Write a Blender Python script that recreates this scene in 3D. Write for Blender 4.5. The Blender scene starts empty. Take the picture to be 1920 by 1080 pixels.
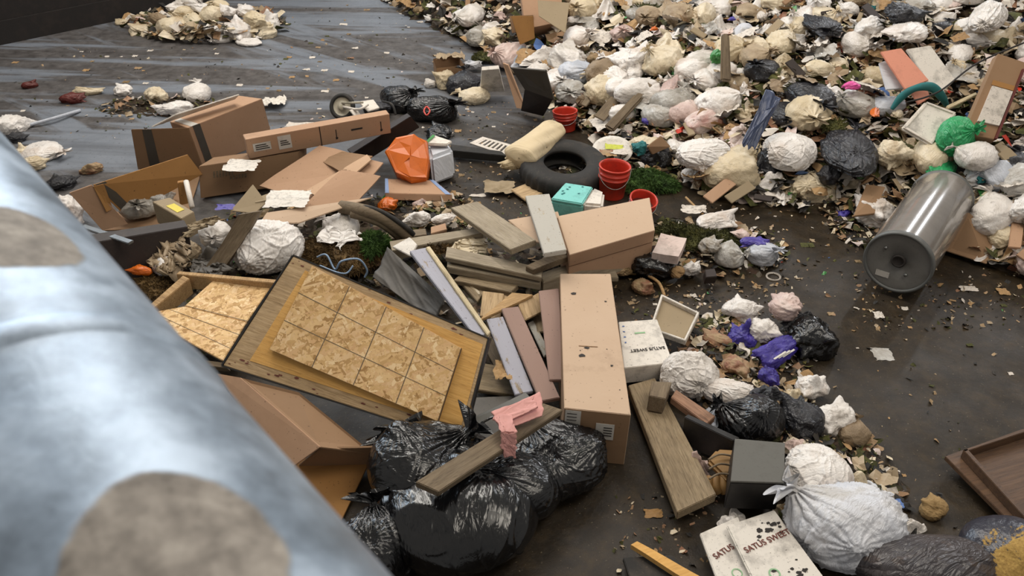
import bpy, bmesh, math, random
import numpy as np
from mathutils import Vector, Matrix, Euler
rnd = random.Random(7)
nr = np.random.RandomState(11)
C = bpy.context.scene
COL = C.collection
# ---------------------------------------------------------------- camera
FPX, PITCH, CH = 1600.0, math.radians(34), 3.68
cam_d = bpy.data.cameras.new('camera'); cam = bpy.data.objects.new('camera', cam_d); COL.objects.link(cam)
cam.location = (0, 0, CH); cam.rotation_euler = (math.radians(90) - PITCH, 0, 0)
cam_d.sensor_width = 36.0; cam_d.lens = 36.0 * FPX / 1920.0; cam_d.clip_start = 0.02
cam_d.dof.use_dof = True; cam_d.dof.focus_distance = 6.0; cam_d.dof.aperture_fstop = 9.0
C.camera = cam
RT = Vector((1, 0, 0)); FW = Vector((0, math.cos(PITCH), -math.sin(PITCH))); UPV = Vector((0, math.sin(PITCH), math.cos(PITCH)))
def ray(px, py): return FW + RT * ((px - 960) / FPX) - UPV * ((py - 540) / FPX)
def P(px, py, z=0.0):
    d = ray(px, py); return Vector((0, 0, CH)) + d * ((z - CH) / d.z)
def ppm(px, py, z=0.0): return FPX / (P(px, py, z) - Vector((0, 0, CH))).dot(FW)   # pixels per metre there
# ---------------------------------------------------------------- light and exposure
C.view_settings.view_transform = 'Standard'; C.view_settings.look = 'None'
C.view_settings.gamma = 1.0; C.view_settings.exposure = 0.0
world = bpy.data.worlds.new('hall_air'); C.world = world; world.use_nodes = True
wn = world.node_tree; wn.nodes.clear()
wo = wn.nodes.new('ShaderNodeOutputWorld'); wb = wn.nodes.new('ShaderNodeBackground')
wt = wn.nodes.new('ShaderNodeTexCoord'); wsx = wn.nodes.new('ShaderNodeSeparateXYZ'); wr = wn.nodes.new('ShaderNodeValToRGB')
wn.links.new(wt.outputs['Generated'], wsx.inputs[0]); wn.links.new(wsx.outputs['Z'], wr.inputs[0])
wr.color_ramp.elements[0].position = 0.0; wr.color_ramp.elements[0].color = (0.40, 0.39, 0.38, 1)
wr.color_ramp.elements[1].position = 0.75; wr.color_ramp.elements[1].color = (0.50, 0.475, 0.44, 1)
wn.links.new(wr.outputs[0], wb.inputs[0]); wb.inputs[1].default_value = 0.76
wn.links.new(wb.outputs[0], wo.inputs[0])
def area(name, loc, target, sx, sy, power, colr):
    d = bpy.data.lights.new(name, 'AREA'); d.shape = 'RECTANGLE'; d.size = sx; d.size_y = sy; d.energy = power; d.color = colr
    o = bpy.data.objects.new(name, d); COL.objects.link(o); o.location = loc
    o.rotation_euler = (Vector(target) - Vector(loc)).to_track_quat('-Z', 'Y').to_euler(); return o
area('daylight_doorway', (-13, 21, 7.0), (0, 7, 0), 15, 6, 2300, (0.72, 0.86, 1.0))
area('hall_lamp_row', (-3.5, 9.0, 8.5), (0.5, 7, 0), 0.5, 9, 460, (1.0, 0.95, 0.87))
area('hall_lamp_row.001', (-1.0, 11.0, 8.5), (1.5, 8, 0), 0.4, 9, 420, (1.0, 0.95, 0.88))
area('hall_lamp_row.003', (10.2, 19.3, 8.5), (4, 8, 0), 0.45, 5.5, 700, (0.95, 0.97, 1.0)).rotation_euler = (0, 0, -0.64)
area('hall_lamp_row.004', (13.6, 16.8, 8.5), (4, 8, 0), 0.30, 5.0, 520, (0.95, 0.97, 1.0)).rotation_euler = (0, 0, -0.64)
area('hall_lamp_row.002', (4.0, 2.0, 9.0), (1, 6, 0), 5, 3, 330, (1.0, 0.92, 0.80))

# ---------------------------------------------------------------- materials
def lin(h):
    h = h.lstrip('#'); v = [int(h[i:i+2], 16) / 255 for i in (0, 2, 4)]
    return tuple((c / 12.92 if c <= 0.04045 else ((c + 0.055) / 1.055) ** 2.4) for c in v) + (1,)
class NT:
    def __init__(s, name):
        s.m = bpy.data.materials.new(name); s.m.use_nodes = True; s.t = s.m.node_tree
        s.b = s.t.nodes['Principled BSDF']; s.o = s.t.nodes['Material Output']
    def n(s, kind, **kw):
        x = s.t.nodes.new('ShaderNode' + kind)
        for k, v in kw.items():
            if k in x.inputs: x.inputs[k].default_value = v
            else: setattr(x, k, v)
        return x
    def l(s, a, b): s.t.links.new(a, b)
    def coord(s, scale=(1, 1, 1), rot=(0, 0, 0), kind='Object', loc=None):
        tc = s.n('TexCoord'); mp = s.n('Mapping'); mp.inputs['Scale'].default_value = scale; src = tc.outputs[kind]
        if any(rot):
            m0 = s.n('Mapping'); m0.inputs['Rotation'].default_value = rot; s.l(src, m0.inputs['Vector']); src = m0.outputs[0]
        s.l(src, mp.inputs['Vector'])
        if loc is None:
            oi = s.n('ObjectInfo'); mu = s.n('VectorMath', operation='SCALE'); mu.inputs[0].default_value = (37, 17, 53)
            s.l(oi.outputs['Random'], mu.inputs['Scale']); s.l(mu.outputs[0], mp.inputs['Location'])
        return mp.outputs[0]
    def noise(s, vec, scale=5, detail=4, rough=0.55, dist=0):
        x = s.n('TexNoise'); x.inputs['Scale'].default_value = scale; x.inputs['Detail'].default_value = detail
        x.inputs['Roughness'].default_value = rough; x.inputs['Distortion'].default_value = dist; s.l(vec, x.inputs['Vector']); return x.outputs['Fac']
    def ramp(s, fac, stops, interp='LINEAR'):
        x = s.n('ValToRGB'); cr = x.color_ramp; cr.interpolation = interp
        while len(cr.elements) < len(stops): cr.elements.new(0.5)
        for e, (p, c) in zip(cr.elements, stops): e.position = p; e.color = lin(c) if isinstance(c, str) else (c, c, c, 1)
        s.l(fac, x.inputs[0]); return x.outputs[0]
    def mix(s, fac, a, b, mode='MIX'):
        x = s.n('Mix', data_type='RGBA', blend_type=mode)
        for sock, v in ((x.inputs[0], fac), (x.inputs[6], a), (x.inputs[7], b)):
            if isinstance(v, (int, float)): sock.default_value = v
            elif isinstance(v, str): sock.default_value = lin(v)
            elif isinstance(v, tuple): sock.default_value = v
            else: s.l(v, sock)
        return x.outputs[2]
    def math(s, op, a, b=0.0, clamp=False):
        x = s.n('Math', operation=op, use_clamp=clamp)
        for i, v in enumerate((a, b)):
            if isinstance(v, (int, float)): x.inputs[i].default_value = v
            else: s.l(v, x.inputs[i])
        return x.outputs[0]
    def ridge(s, f):      # thin crease lines where the noise crosses its middle
        return s.math('ABSOLUTE', s.math('SUBTRACT', f, 0.5))
    def bump(s, h, strength=0.5, dist=0.01):
        x = s.n('Bump'); x.inputs['Strength'].default_value = strength; x.inputs['Distance'].default_value = dist
        s.l(h, x.inputs['Height']); s.l(x.outputs[0], s.b.inputs['Normal'])
    def fin(s, col=None, rough=None, metal=None, **kw):
        for sock, v in (('Base Color', col), ('Roughness', rough), ('Metallic', metal)):
            if v is None: continue
            i = s.b.inputs[sock]
            if isinstance(v, str): i.default_value = lin(v)
            elif isinstance(v, (int, float)): i.default_value = v
            else: s.l(v, i)
        for k, v in kw.items(): s.b.inputs[k.replace('_', ' ')].default_value = v
        return s.m
M = {}
def plain(name, colr, rough=0.6, metal=0.0, dirt=0.35, dcol='3a3028', bump=0.15, dscale=7):
    n = NT(name); v = n.coord(); f = n.noise(v, dscale, 6, 0.65)
    d = n.ramp(f, [(0.50, 0.0), (0.68, 1.0)]); fine = n.noise(v, 90, 2)
    sp = n.ramp(fine, [(0.66, 0.0), (0.70, 1.0)])
    c = n.mix(n.math('MULTIPLY', d, dirt), colr, dcol); c = n.mix(n.math('MULTIPLY', sp, min(1, dirt * 1.6)), c, dcol)
    n.bump(f, bump, 0.01); M[name] = n.fin(c, rough, metal); return M[name]
def cardboard(name, a, b, rough=0.85):
    n = NT(name); v = n.coord(); f = n.noise(v, 2.2, 5, 0.6); g = n.noise(n.coord((1, 60, 60)), 4, 2)
    c = n.mix(f, a, b); c = n.mix(n.math('MULTIPLY', g, 0.12), c, b)
    st = n.ramp(n.noise(v, 1.3, 6, 0.7), [(0.60, 0.0), (0.72, 1.0)]); c = n.mix(n.math('MULTIPLY', st, 0.28), c, '5e452c')
    sp = n.ramp(n.noise(v, 55, 2), [(0.70, 0.0), (0.73, 1.0)]); c = n.mix(n.math('MULTIPLY', sp, 0.6), c, '3b2c1e')
    n.bump(n.noise(v, 5, 3), 0.25, 0.02); M[name] = n.fin(c, rough)
def wood(name, a, b, dark, sc=1.0, paint=None, pcov=0.5, rough=0.8):
    n = NT(name); v = n.coord((2.0 * sc, 34 * sc, 34 * sc)); f = n.noise(v, 3, 8, 0.75, 0.4)
    c = n.ramp(f, [(0.22, dark), (0.42, b), (0.62, a), (0.8, a)])
    big = n.ramp(n.noise(n.coord((1.5, 3, 3)), 2.5, 5, 0.65), [(0.42, 0.0), (0.7, 1.0)]); c = n.mix(n.math('MULTIPLY', big, 0.4), c, dark)
    knots = n.ramp(n.noise(n.coord((3, 9, 9)), 2.0, 3), [(0.66, 0.0), (0.72, 1.0)]); c = n.mix(n.math('MULTIPLY', knots, 0.5), c, dark)
    crack = n.ramp(n.ridge(n.noise(n.coord((0.7, 14, 14)), 2.2, 4, 0.6)), [(0.0, 1.0), (0.02, 0.0)]); c = n.mix(n.math('MULTIPLY', crack, 0.55), c, dark)
    if paint:
        pf = n.ramp(n.noise(n.coord((1.5, 5, 5)), 3, 7, 0.7), [(pcov - 0.03, 1.0), (pcov + 0.03, 0.0)])
        c = n.mix(pf, c, paint)
        sp = n.ramp(n.noise(n.coord((1, 1, 1)), 48, 2), [(0.69, 0.0), (0.72, 1.0)]); c = n.mix(n.math('MULTIPLY', sp, 0.7), c, '2c241c')
    n.bump(f, 0.45, 0.006); M[name] = n.fin(c, rough)
def bagmat(name, stops, dirt=0.5, rough=0.38, bscale=7, trans=0.0, alpha=1.0, bstr=0.26, coat=0.0, dcol='5a4a38', spots=1.0):
    n = NT(name); v = n.coord(); oi = n.n('ObjectInfo')
    f = n.noise(v, 0.9, 4, 0.55, 0.5)
    k = n.math('ADD', n.math('MULTIPLY', f, 0.75), n.math('MULTIPLY', oi.outputs['Random'], 0.35))
    c = n.ramp(k, stops)
    d1 = n.ramp(n.noise(v, 2.2, 7, 0.72), [(0.56, 0.0), (0.70, 1.0)])
    sp = n.ramp(n.noise(v, 15, 4, 0.7), [(0.67, 0.0), (0.71, 1.0)])
    c = n.mix(n.math('MULTIPLY', d1, dirt * 0.7), c, dcol); c = n.mix(n.math('MULTIPLY', sp, min(1, dirt * 1.4 * spots)), c, '2e241a')
    n1 = n.ridge(n.noise(v, bscale * 0.3, 2, 0.4, 0.6)); n2 = n.ridge(n.noise(n.coord((1, 3.2, 1), (0.3, 0.5, 0.7)), bscale * 0.5, 3, 0.5, 0.6))
    h = n.math('ADD', n.math('MULTIPLY', n1, 1.0), n.math('MULTIPLY', n2, 0.8))
    n.bump(h, bstr, 0.12); m = n.fin(c, rough)
    n.b.inputs['Coat Weight'].default_value = coat; n.b.inputs['Coat Roughness'].default_value = 0.12
    if trans: n.b.inputs['Subsurface Weight'].default_value = trans; n.b.inputs['Subsurface Radius'].default_value = (0.06, 0.05, 0.04); n.b.inputs['Subsurface Scale'].default_value = 0.5
    if alpha < 1: n.b.inputs['Alpha'].default_value = alpha
    M[name] = m
cardboard('card_tan', 'b8967a', 'a58164'); cardboard('card_pale', 'c2a182', 'b39173'); cardboard('card_ochre', 'a87a43', '8f6638')
cardboard('card_brown', '97785a', '806348'); cardboard('card_grey', 'a39277', '8d7c62'); cardboard('card_beige', 'bfa68e', 'b59a80')
wood('wood_grey', 'a59885', '93866f', '6a5d4b'); wood('wood_brown', '80705a', '6f5f4a', '43372a'); wood('wood_tan', 'c4a273', 'a88558', '6a4d2c')
wood('wood_yellow', 'e0b068', 'd3a158', 'ac8044', 0.5); wood('wood_dirty', 'c8ac86', 'ac9069', '7a6246', 0.8)
wood('wood_bluepaint', 'a89a84', '8a7b68', '4d4235', 1, 'a3a2ac', 0.60); wood('wood_greypaint', 'b7a78c', '94856d', '57492f', 1, 'aca79d', 0.58)
wood('wood_mauve', '8c7264', '83695c', '5a453a', 0.6, '91766a', 0.7); wood('wood_old', '9a886c', '7f6d53', '4a3c2a', 1.4)
wood('wood_rust', '604630', '4f3826', '33241a', 0.4, rough=0.5); wood('wood_cream', 'd5c6a6', 'bfae8b', '6c5a3d'); wood('brick_tan', 'a58067', '936e56', '5a4030', 0.5)
plain('white_paint', 'd8cfc4', 0.6); plain('white_card', 'd9d2c8', 0.7, dirt=0.45); plain('black_board', '1d1b1b', 0.5, dcol='3c362f'); plain('dark_brown', '2c211c', 0.6, dcol='4a3c30')
plain('push_wall', '1c1715', 0.8, dcol='352a24'); plain('grey_board', '57554f', 0.55, dcol='3d3a33'); plain('black_rubber', '211f1d', 0.75, dcol='4a4036', dirt=0.5); plain('dark_sheet', '4b453d', 0.55, dcol='2a241e')
plain('red_plastic', 'c43a28', 0.35, dirt=0.3); plain('red_dark', '5a1d16', 0.5); plain('orange_plastic', 'cc6417', 0.32, dirt=0.25, dcol='7a3a10'); plain('teal_plastic', '7cc4bd', 0.5, dirt=0.3, dcol='2c4a48')
plain('pink_cloth', 'cf9790', 0.8, dirt=0.2, dcol='a06a64', bump=0.3); plain('leather_tan', '94703f', 0.6, dcol='5a3f20'); plain('salmon', 'd79078', 0.7, dirt=0.15)
plain('tape_blue', '8096bd', 0.5, dirt=0.2); plain('tape_dark', '4d473f', 0.3, dirt=0.3); plain('label_white', 'c7c2ba', 0.6, dirt=0.3); plain('ink', '2a2522', 0.8, dirt=0.1)
plain('sticker_yellow', 'd6c23c', 0.5, dirt=0.2); plain('steel', '8a8a88', 0.35, 0.8); plain('blue_cable', '8aa2bd', 0.4, dirt=0.2); plain('foam_yellow', 'a5834a', 0.9, dcol='5f4520', dscale=14, bump=0.6)
plain('green_plastic', '3f8a45', 0.35); plain('teal_cloth', '20696a', 0.8); plain('purple_film', '43368f', 0.4, dirt=0.2); plain('navy_film', '3b4560', 0.35, dirt=0.2, dcol='6d7891')
plain('hot_pink', 'd9509a', 0.4, dirt=0.1); plain('food_green', 'b9bd45', 0.7); plain('paper_white', 'cfc6bb', 0.8, dirt=0.6); plain('paper_tan', 'a8875e', 0.85, dirt=0.5); plain('ink_brown', '6b3a30', 0.8, dirt=0.1)
plain('ink_green', '8fb58c', 0.8, dirt=0.1); plain('hub_cream', 'b3ab98', 0.4, dirt=0.5); plain('heater_rim', '5e5f5d', 0.5); plain('cap_grey', '716f6b', 0.5, dcol='4a463e'); plain('sponge', 'a98b5e', 0.95, dcol='6a4f2c', bump=0.8, dscale=16); plain('blue_paper', '4f6fa8', 0.6)
bagmat('bag_white', [(0.2, 'a39a8c'), (0.42, 'd8d1ca'), (0.62, 'e3ded9'), (0.85, 'c4b5a8')], 0.72)
bagmat('bag_cream', [(0.2, 'a08c6c'), (0.45, 'c9b899'), (0.65, 'd8cab0'), (0.85, 'a8906e')], 0.75)
bagmat('bag_pink', [(0.2, 'a38880'), (0.45, 'c9b0a7'), (0.65, 'd8c8c0'), (0.85, 'b98f86')], 0.65)
bagmat('bag_clear', [(0.2, '6c675d'), (0.42, '9c968c'), (0.6, 'bdbab5'), (0.85, '8a7c66')], 0.6, 0.25)
bagmat('bag_tan', [(0.2, '6f5c44'), (0.45, '948066'), (0.65, 'ab987c'), (0.85, '80694e')], 0.7, 0.6)
bagmat('bag_blue', [(0.2, '8f939a'), (0.45, 'b5b9c2'), (0.65, 'cccdd2'), (0.85, 'aaa398')], 0.45)
bagmat('bag_black', [(0.2, '070708'), (0.6, '0c0c0e'), (0.85, '121214')], 0.06, 0.20, 5, bstr=0.22, coat=0.3, dcol='2c2822')
bagmat('bag_dirtyblack', [(0.2, '161516'), (0.6, '222226'), (0.85, '303036')], 0.4, 0.28, 8, bstr=0.35, dcol='5a544c')
bagmat('bag_green', [(0.2, '1e7a4a'), (0.6, '2f9c60'), (0.85, '5cc090')], 0.25, 0.3)
bagmat('bag_purple', [(0.2, '2c2270'), (0.6, '45389a'), (0.85, '6a62b0')], 0.2, 0.35)
bagmat('food', [(0.2, '43341f'), (0.45, '7a6340'), (0.6, 'a38a68'), (0.75, '8a5a44'), (0.9, '565830')], 0.7, 0.6, 12)
bagmat('sack_beige', [(0.2, 'a08d6e'), (0.5, 'cbb793'), (0.85, 'd8c8aa')], 0.5, 0.7, 5, bstr=0.35)
bagmat('vinyl_dark', [(0.2, '2b2a30'), (0.5, '3c3b40'), (0.8, '4b4443')], 0.35, 0.32, 4, bstr=0.5, dcol='7a5a38')
def torn_vinyl():
    n = NT('torn_vinyl'); v = n.coord(); g = n.n('TexCoord'); vt = n.n('VectorTransform', vector_type='NORMAL', convert_from='OBJECT', convert_to='WORLD'); geo = n.n('NewGeometry')
    dp = n.n('VectorMath', operation='DOT_PRODUCT'); n.l(geo.outputs['Normal'], dp.inputs[0]); dp.inputs[1].default_value = (0.15, -0.62, 0.77)
    k = n.math('ADD', dp.outputs['Value'], n.math('MULTIPLY', n.math('SUBTRACT', n.noise(v, 7, 8, 0.8), 0.5), 0.9)); m = n.ramp(k, [(0.66, 0.0), (0.72, 1.0)])
    fo = n.ramp(n.noise(v, 18, 5, 0.7), [(0.3, '8a6a38'), (0.6, 'b0904f')]); c = n.mix(m, '2f2f38', fo); r = n.mix(m, (.3, .3, .3, 1), (.9, .9, .9, 1)); n.bump(n.noise(v, 6, 3), .3, .03); M['torn_vinyl'] = n.fin(c, r)
torn_vinyl()
def osb():
    n = NT('osb'); cols = [(0.0, 'a57e4c'), (0.3, 'd0a972'), (0.55, 'e2bf8a'), (0.75, 'd2a878'), (1.0, 'eed2a4')]
    def layer(rz, sx, sy, seed):
        v = n.coord((sx, sy, 8), (0, 0, rz)); w = n.n('TexVoronoi'); w.inputs['Scale'].default_value = 1.0; w.inputs['Randomness'].default_value = 1
        n.l(v, w.inputs['Vector']); sp = n.n('SeparateColor'); n.l(w.outputs['Color'], sp.inputs[0]); return sp.outputs[seed], w.outputs['Distance']
    a, d1 = layer(0.5, 11, 40, 0); b, d2 = layer(-0.7, 12, 44, 1); c3, d3 = layer(1.7, 11, 38, 2)
    sel = n.noise(n.coord(), 24, 3); s1 = n.ramp(sel, [(0.44, 0.0), (0.45, 1.0)]); s2 = n.ramp(sel, [(0.55, 0.0), (0.56, 1.0)])
    c = n.mix(s2, n.mix(s1, n.ramp(a, cols), n.ramp(b, cols)), n.ramp(c3, cols))
    sp = n.ramp(n.noise(n.coord(), 70, 3, 0.7), [(0.66, 0.0), (0.70, 1.0)]); c = n.mix(n.math('MULTIPLY', sp, 0.7), c, '4b3419')
    st = n.ramp(n.noise(n.coord(), 2.4, 5, 0.7), [(0.55, 0.0), (0.75, 1.0)]); c = n.mix(n.math('MULTIPLY', st, 0.22), c, '8d6c48')
    n.bump(a, 0.12, 0.004); M['osb'] = n.fin(c, 0.8)
osb()
def muck():
    n = NT('muck'); v = n.coord(kind='Object', loc=0); f = n.noise(v, 3.0, 8, 0.7)
    w = n.n('TexVoronoi'); w.inputs['Scale'].default_value = 17; n.l(v, w.inputs['Vector']); sp = n.n('SeparateColor'); n.l(w.outputs['Color'], sp.inputs[0])
    base = n.ramp(f, [(0.3, '1c150e'), (0.45, '3c2e1e'), (0.58, '55432d'), (0.72, '3e3f20')])
    bits = n.ramp(sp.outputs[0], [(0.0, '2e251b'), (0.35, '655340'), (0.5, '94836a'), (0.62, '444a28'), (0.8, '9c9182'), (0.9, '5f4434'), (1.0, 'b8aea2')], 'CONSTANT')
    c = n.mix(n.ramp(n.noise(v, 9, 3), [(0.45, 0.0), (0.6, 0.8)]), base, bits)
    n.bump(n.noise(v, 26, 6, 0.75), 1.0, 0.06); M['muck'] = n.fin(c, 0.8)
muck()
def moss():
    n = NT('moss'); v = n.coord(); c = n.ramp(n.noise(v, 9, 4, 0.7), [(0.3, '25230f'), (0.5, '434420'), (0.62, '5b5a2c'), (0.8, '6b5a35')]); M['moss'] = n.fin(c, 0.9)
    n = NT('moss_green'); v = n.coord(); c = n.ramp(n.noise(v, 9, 4, 0.7), [(0.3, '243613'), (0.5, '3d5a22'), (0.7, '567036')]); M['moss_green'] = n.fin(c, 0.9)
    n = NT('moss_brown'); v = n.coord(); c = n.ramp(n.noise(v, 9, 4, 0.7), [(0.3, '31230f'), (0.5, '5a4526'), (0.7, '7c6238')]); M['moss_brown'] = n.fin(c, 0.9)
moss()
def floor_mat():
    n = NT('wet_concrete'); v = n.coord(kind='Object', loc=0)
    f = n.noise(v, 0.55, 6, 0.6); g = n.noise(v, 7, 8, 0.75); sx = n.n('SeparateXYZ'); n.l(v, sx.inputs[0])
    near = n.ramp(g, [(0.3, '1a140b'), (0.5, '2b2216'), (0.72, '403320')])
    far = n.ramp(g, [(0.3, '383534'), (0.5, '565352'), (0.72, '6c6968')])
    t = n.math('ADD', n.math('MULTIPLY', sx.outputs[0], -0.13), n.math('MULTIPLY', sx.outputs[1], 0.11))      # muddy end / scraped wet far end, its bluish doorway glare painted in
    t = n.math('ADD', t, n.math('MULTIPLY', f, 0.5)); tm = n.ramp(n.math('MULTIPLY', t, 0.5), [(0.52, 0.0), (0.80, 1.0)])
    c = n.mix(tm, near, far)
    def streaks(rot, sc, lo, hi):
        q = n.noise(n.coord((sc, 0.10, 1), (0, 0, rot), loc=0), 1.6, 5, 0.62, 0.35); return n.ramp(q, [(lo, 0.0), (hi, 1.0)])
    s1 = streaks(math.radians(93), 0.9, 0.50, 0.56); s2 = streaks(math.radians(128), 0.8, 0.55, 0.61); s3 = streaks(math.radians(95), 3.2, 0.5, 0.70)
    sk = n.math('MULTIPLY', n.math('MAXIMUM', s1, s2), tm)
    c = n.mix(n.math('MULTIPLY', sk, 0.7), c, '828a95'); c = n.mix(n.math('MULTIPLY', n.math('MULTIPLY', s3, tm), 0.4), c, '231e1b')  # scrape streaks, their blue-grey holding the doorway's sheen as painted colour
    sp = n.ramp(n.noise(v, 60, 2), [(0.68, 0.0), (0.72, 1.0)]); c = n.mix(n.math('MULTIPLY', sp, 0.5), c, '8a7d66')
    sp2 = n.ramp(n.noise(v, 34, 3), [(0.30, 1.0), (0.36, 0.0)]); c = n.mix(n.math('MULTIPLY', sp2, 0.6), c, '15110c')
    r = n.ramp(n.noise(v, 2.6, 5, 0.6), [(0.35, 0.33), (0.65, 0.62)])
    h = g; n.bump(h, 0.55, 0.02)
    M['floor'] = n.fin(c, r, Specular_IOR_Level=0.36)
floor_mat()

# ---------------------------------------------------------------- object helpers
USED = set()
def setp(o, label=None, cat=None, group=None, kind=None):
    if label:
        o['label'] = label
        if len(label.split()) > 16: print('LONG', label)
    if cat: o['category'] = cat
    if group: o['group'] = group
    if kind: o['kind'] = kind
    return o
def wm(o):
    return (wm(o.parent) @ o.matrix_parent_inverse @ o.matrix_basis) if o.parent else o.matrix_basis.copy()
def adopt(o, parent):
    """make o a part of parent without moving it"""
    w = wm(o); o.parent = parent; o.matrix_parent_inverse = wm(parent).inverted(); o.matrix_basis = w
    for k in ('label', 'category', 'group'):
        if k in o: del o[k]
    return o
def link(name, me, parent=None, loc=None, mw=None):
    o = bpy.data.objects.new(name, me); COL.objects.link(o)
    if mw is not None: o.matrix_basis = mw
    elif loc is not None: o.matrix_basis = Matrix.Translation(Vector(loc))
    if parent: o.parent = parent; o.matrix_parent_inverse = wm(parent).inverted()
    return o
def root(name, loc, label, cat, group=None):
    o = bpy.data.objects.new(name, None); COL.objects.link(o); o.location = loc; o.empty_display_size = 0.1
    return setp(o, label, cat, group)
def mesh(name, verts, faces, mats, smooth=False, fm=None):
    me = bpy.data.meshes.new(name); me.from_pydata([tuple(v) for v in verts], [], faces)
    for m in (mats if isinstance(mats, (list, tuple)) else [mats]): me.materials.append(M[m] if isinstance(m, str) else m)
    if fm is not None: me.polygons.foreach_set('material_index', fm)
    if smooth: me.polygons.foreach_set('use_smooth', [True] * len(me.polygons))
    me.update(); return me
def Q(*c): return [P(*k) if not isinstance(k, Vector) else k for k in c]
def on_plane(p0, nrm, px, py):
    o = Vector((0, 0, CH)); d = ray(px, py); return o + d * ((p0 - o).dot(nrm) / d.dot(nrm))
def frame_of(q):
    x = (q[1] - q[0] + q[2] - q[3]).normalized(); nrm = (q[2] - q[0]).cross(q[3] - q[1]).normalized()
    if nrm.z < 0: nrm = -nrm
    y = nrm.cross(x).normalized(); c = sum(q, Vector()) / len(q)
    return Matrix((( x.x, y.x, nrm.x, c.x), (x.y, y.y, nrm.y, c.y), (x.z, y.z, nrm.z, c.z), (0, 0, 0, 1))), nrm
def slab(name, q, t, mat, parent=None, label=None, cat=None, group=None, down=None, bevel=0.004, rough=0.0, sub=0, open_top=False, seed=0, sidemat=None):
    """a board, panel or carton from the four corners of its upper face and its thickness"""
    mw, nrm = frame_of(q); d = (-nrm * t) if down is None else down
    inv = mw.inverted(); top = [inv @ v for v in q]; bot = [inv @ (v + d) for v in q]
    bm = bmesh.new(); tv = [bm.verts.new(v) for v in top]; bv = [bm.verts.new(v) for v in bot]
    ft = None
    if not open_top: ft = bm.faces.new(tv)
    bm.faces.new(bv[::-1])
    for i in range(4): bm.faces.new((tv[i], bv[i], bv[(i+1) % 4], tv[(i+1) % 4]))
    bmesh.ops.recalc_face_normals(bm, faces=bm.faces)
    if sidemat and ft: 
        for f in bm.faces: f.material_index = 0 if f is ft else 1
    if sub:
        bmesh.ops.subdivide_edges(bm, edges=bm.edges, cuts=sub, use_grid_fill=True)
    elif bevel: bmesh.ops.bevel(bm, geom=list(bm.edges), offset=min(bevel, t * 0.3 if down is None else bevel), segments=2, affect='EDGES')
    if rough:
        for v in bm.verts:
            p = v.co * 3.1 + Vector((seed, seed * 2.3, 0))
            v.co += Vector((math.sin(p.y * 3.1 + seed), math.sin(p.x * 2.7), math.sin(p.x * 2.1 + p.y * 3.7 + seed))) * rough
    me = bpy.data.meshes.new(name); bm.to_mesh(me); bm.free(); me.materials.append(M[mat])
    if sidemat: me.materials.append(M[sidemat])
    o = link(name, me, parent, mw=mw)
    if label: setp(o, label, cat, group)
    return o
def sub_quad(q, u0, v0, u1, v1, lift=0.003, nrm=None):
    """part of a face: u along q0->q1, v along q0->q3"""
    f = lambda u, v: (q[0] * (1-u) + q[1] * u) * (1-v) + (q[3] * (1-u) + q[2] * u) * v
    n = (q[1]-q[0]).cross(q[3]-q[0]).normalized()
    if (Vector((0, 0, CH)) - q[0]).dot(n) < 0: n = -n
    if nrm is not None: n = nrm
    return [f(a, b) + n * lift for a, b in ((u0, v0), (u1, v0), (u1, v1), (u0, v1))]
def sheet(name, q, mat, parent=None, t=0.002, **k):
    """thin decal-like sheet (label, tape, print) lying on a face, facing the open side"""
    n = (q[1]-q[0]).cross(q[3]-q[0]).normalized()
    if (Vector((0, 0, CH)) - q[0]).dot(n) < 0: n = -n
    return slab(name, q, t, mat, parent, down=-n * t, bevel=0, **k)
def blot(name, q, cu, cv, r, mat, parent, seed=0, asp=1.0):
    """irregular flat mark or torn hole on a face"""
    sq = sub_quad(q, 0, 0, 1, 1, 0.0025); o0 = (sq[0]*(1-cu)+sq[1]*cu)*(1-cv)+(sq[3]*(1-cu)+sq[2]*cu)*cv
    ux = (q[1]-q[0]).normalized(); n = (q[1]-q[0]).cross(q[3]-q[0]).normalized(); uy = n.cross(ux); rr = random.Random(seed)
    N = 11; vs = [Vector((0, 0, 0))] + [(ux * math.cos(a * 6.283 / N) * asp + uy * math.sin(a * 6.283 / N)) * r * rr.uniform(0.6, 1.2) for a in range(N)]
    return link(name, mesh(name, vs, [(0, 1 + i, 1 + (i + 1) % N) for i in range(N)], mat), parent, loc=o0)
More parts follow.
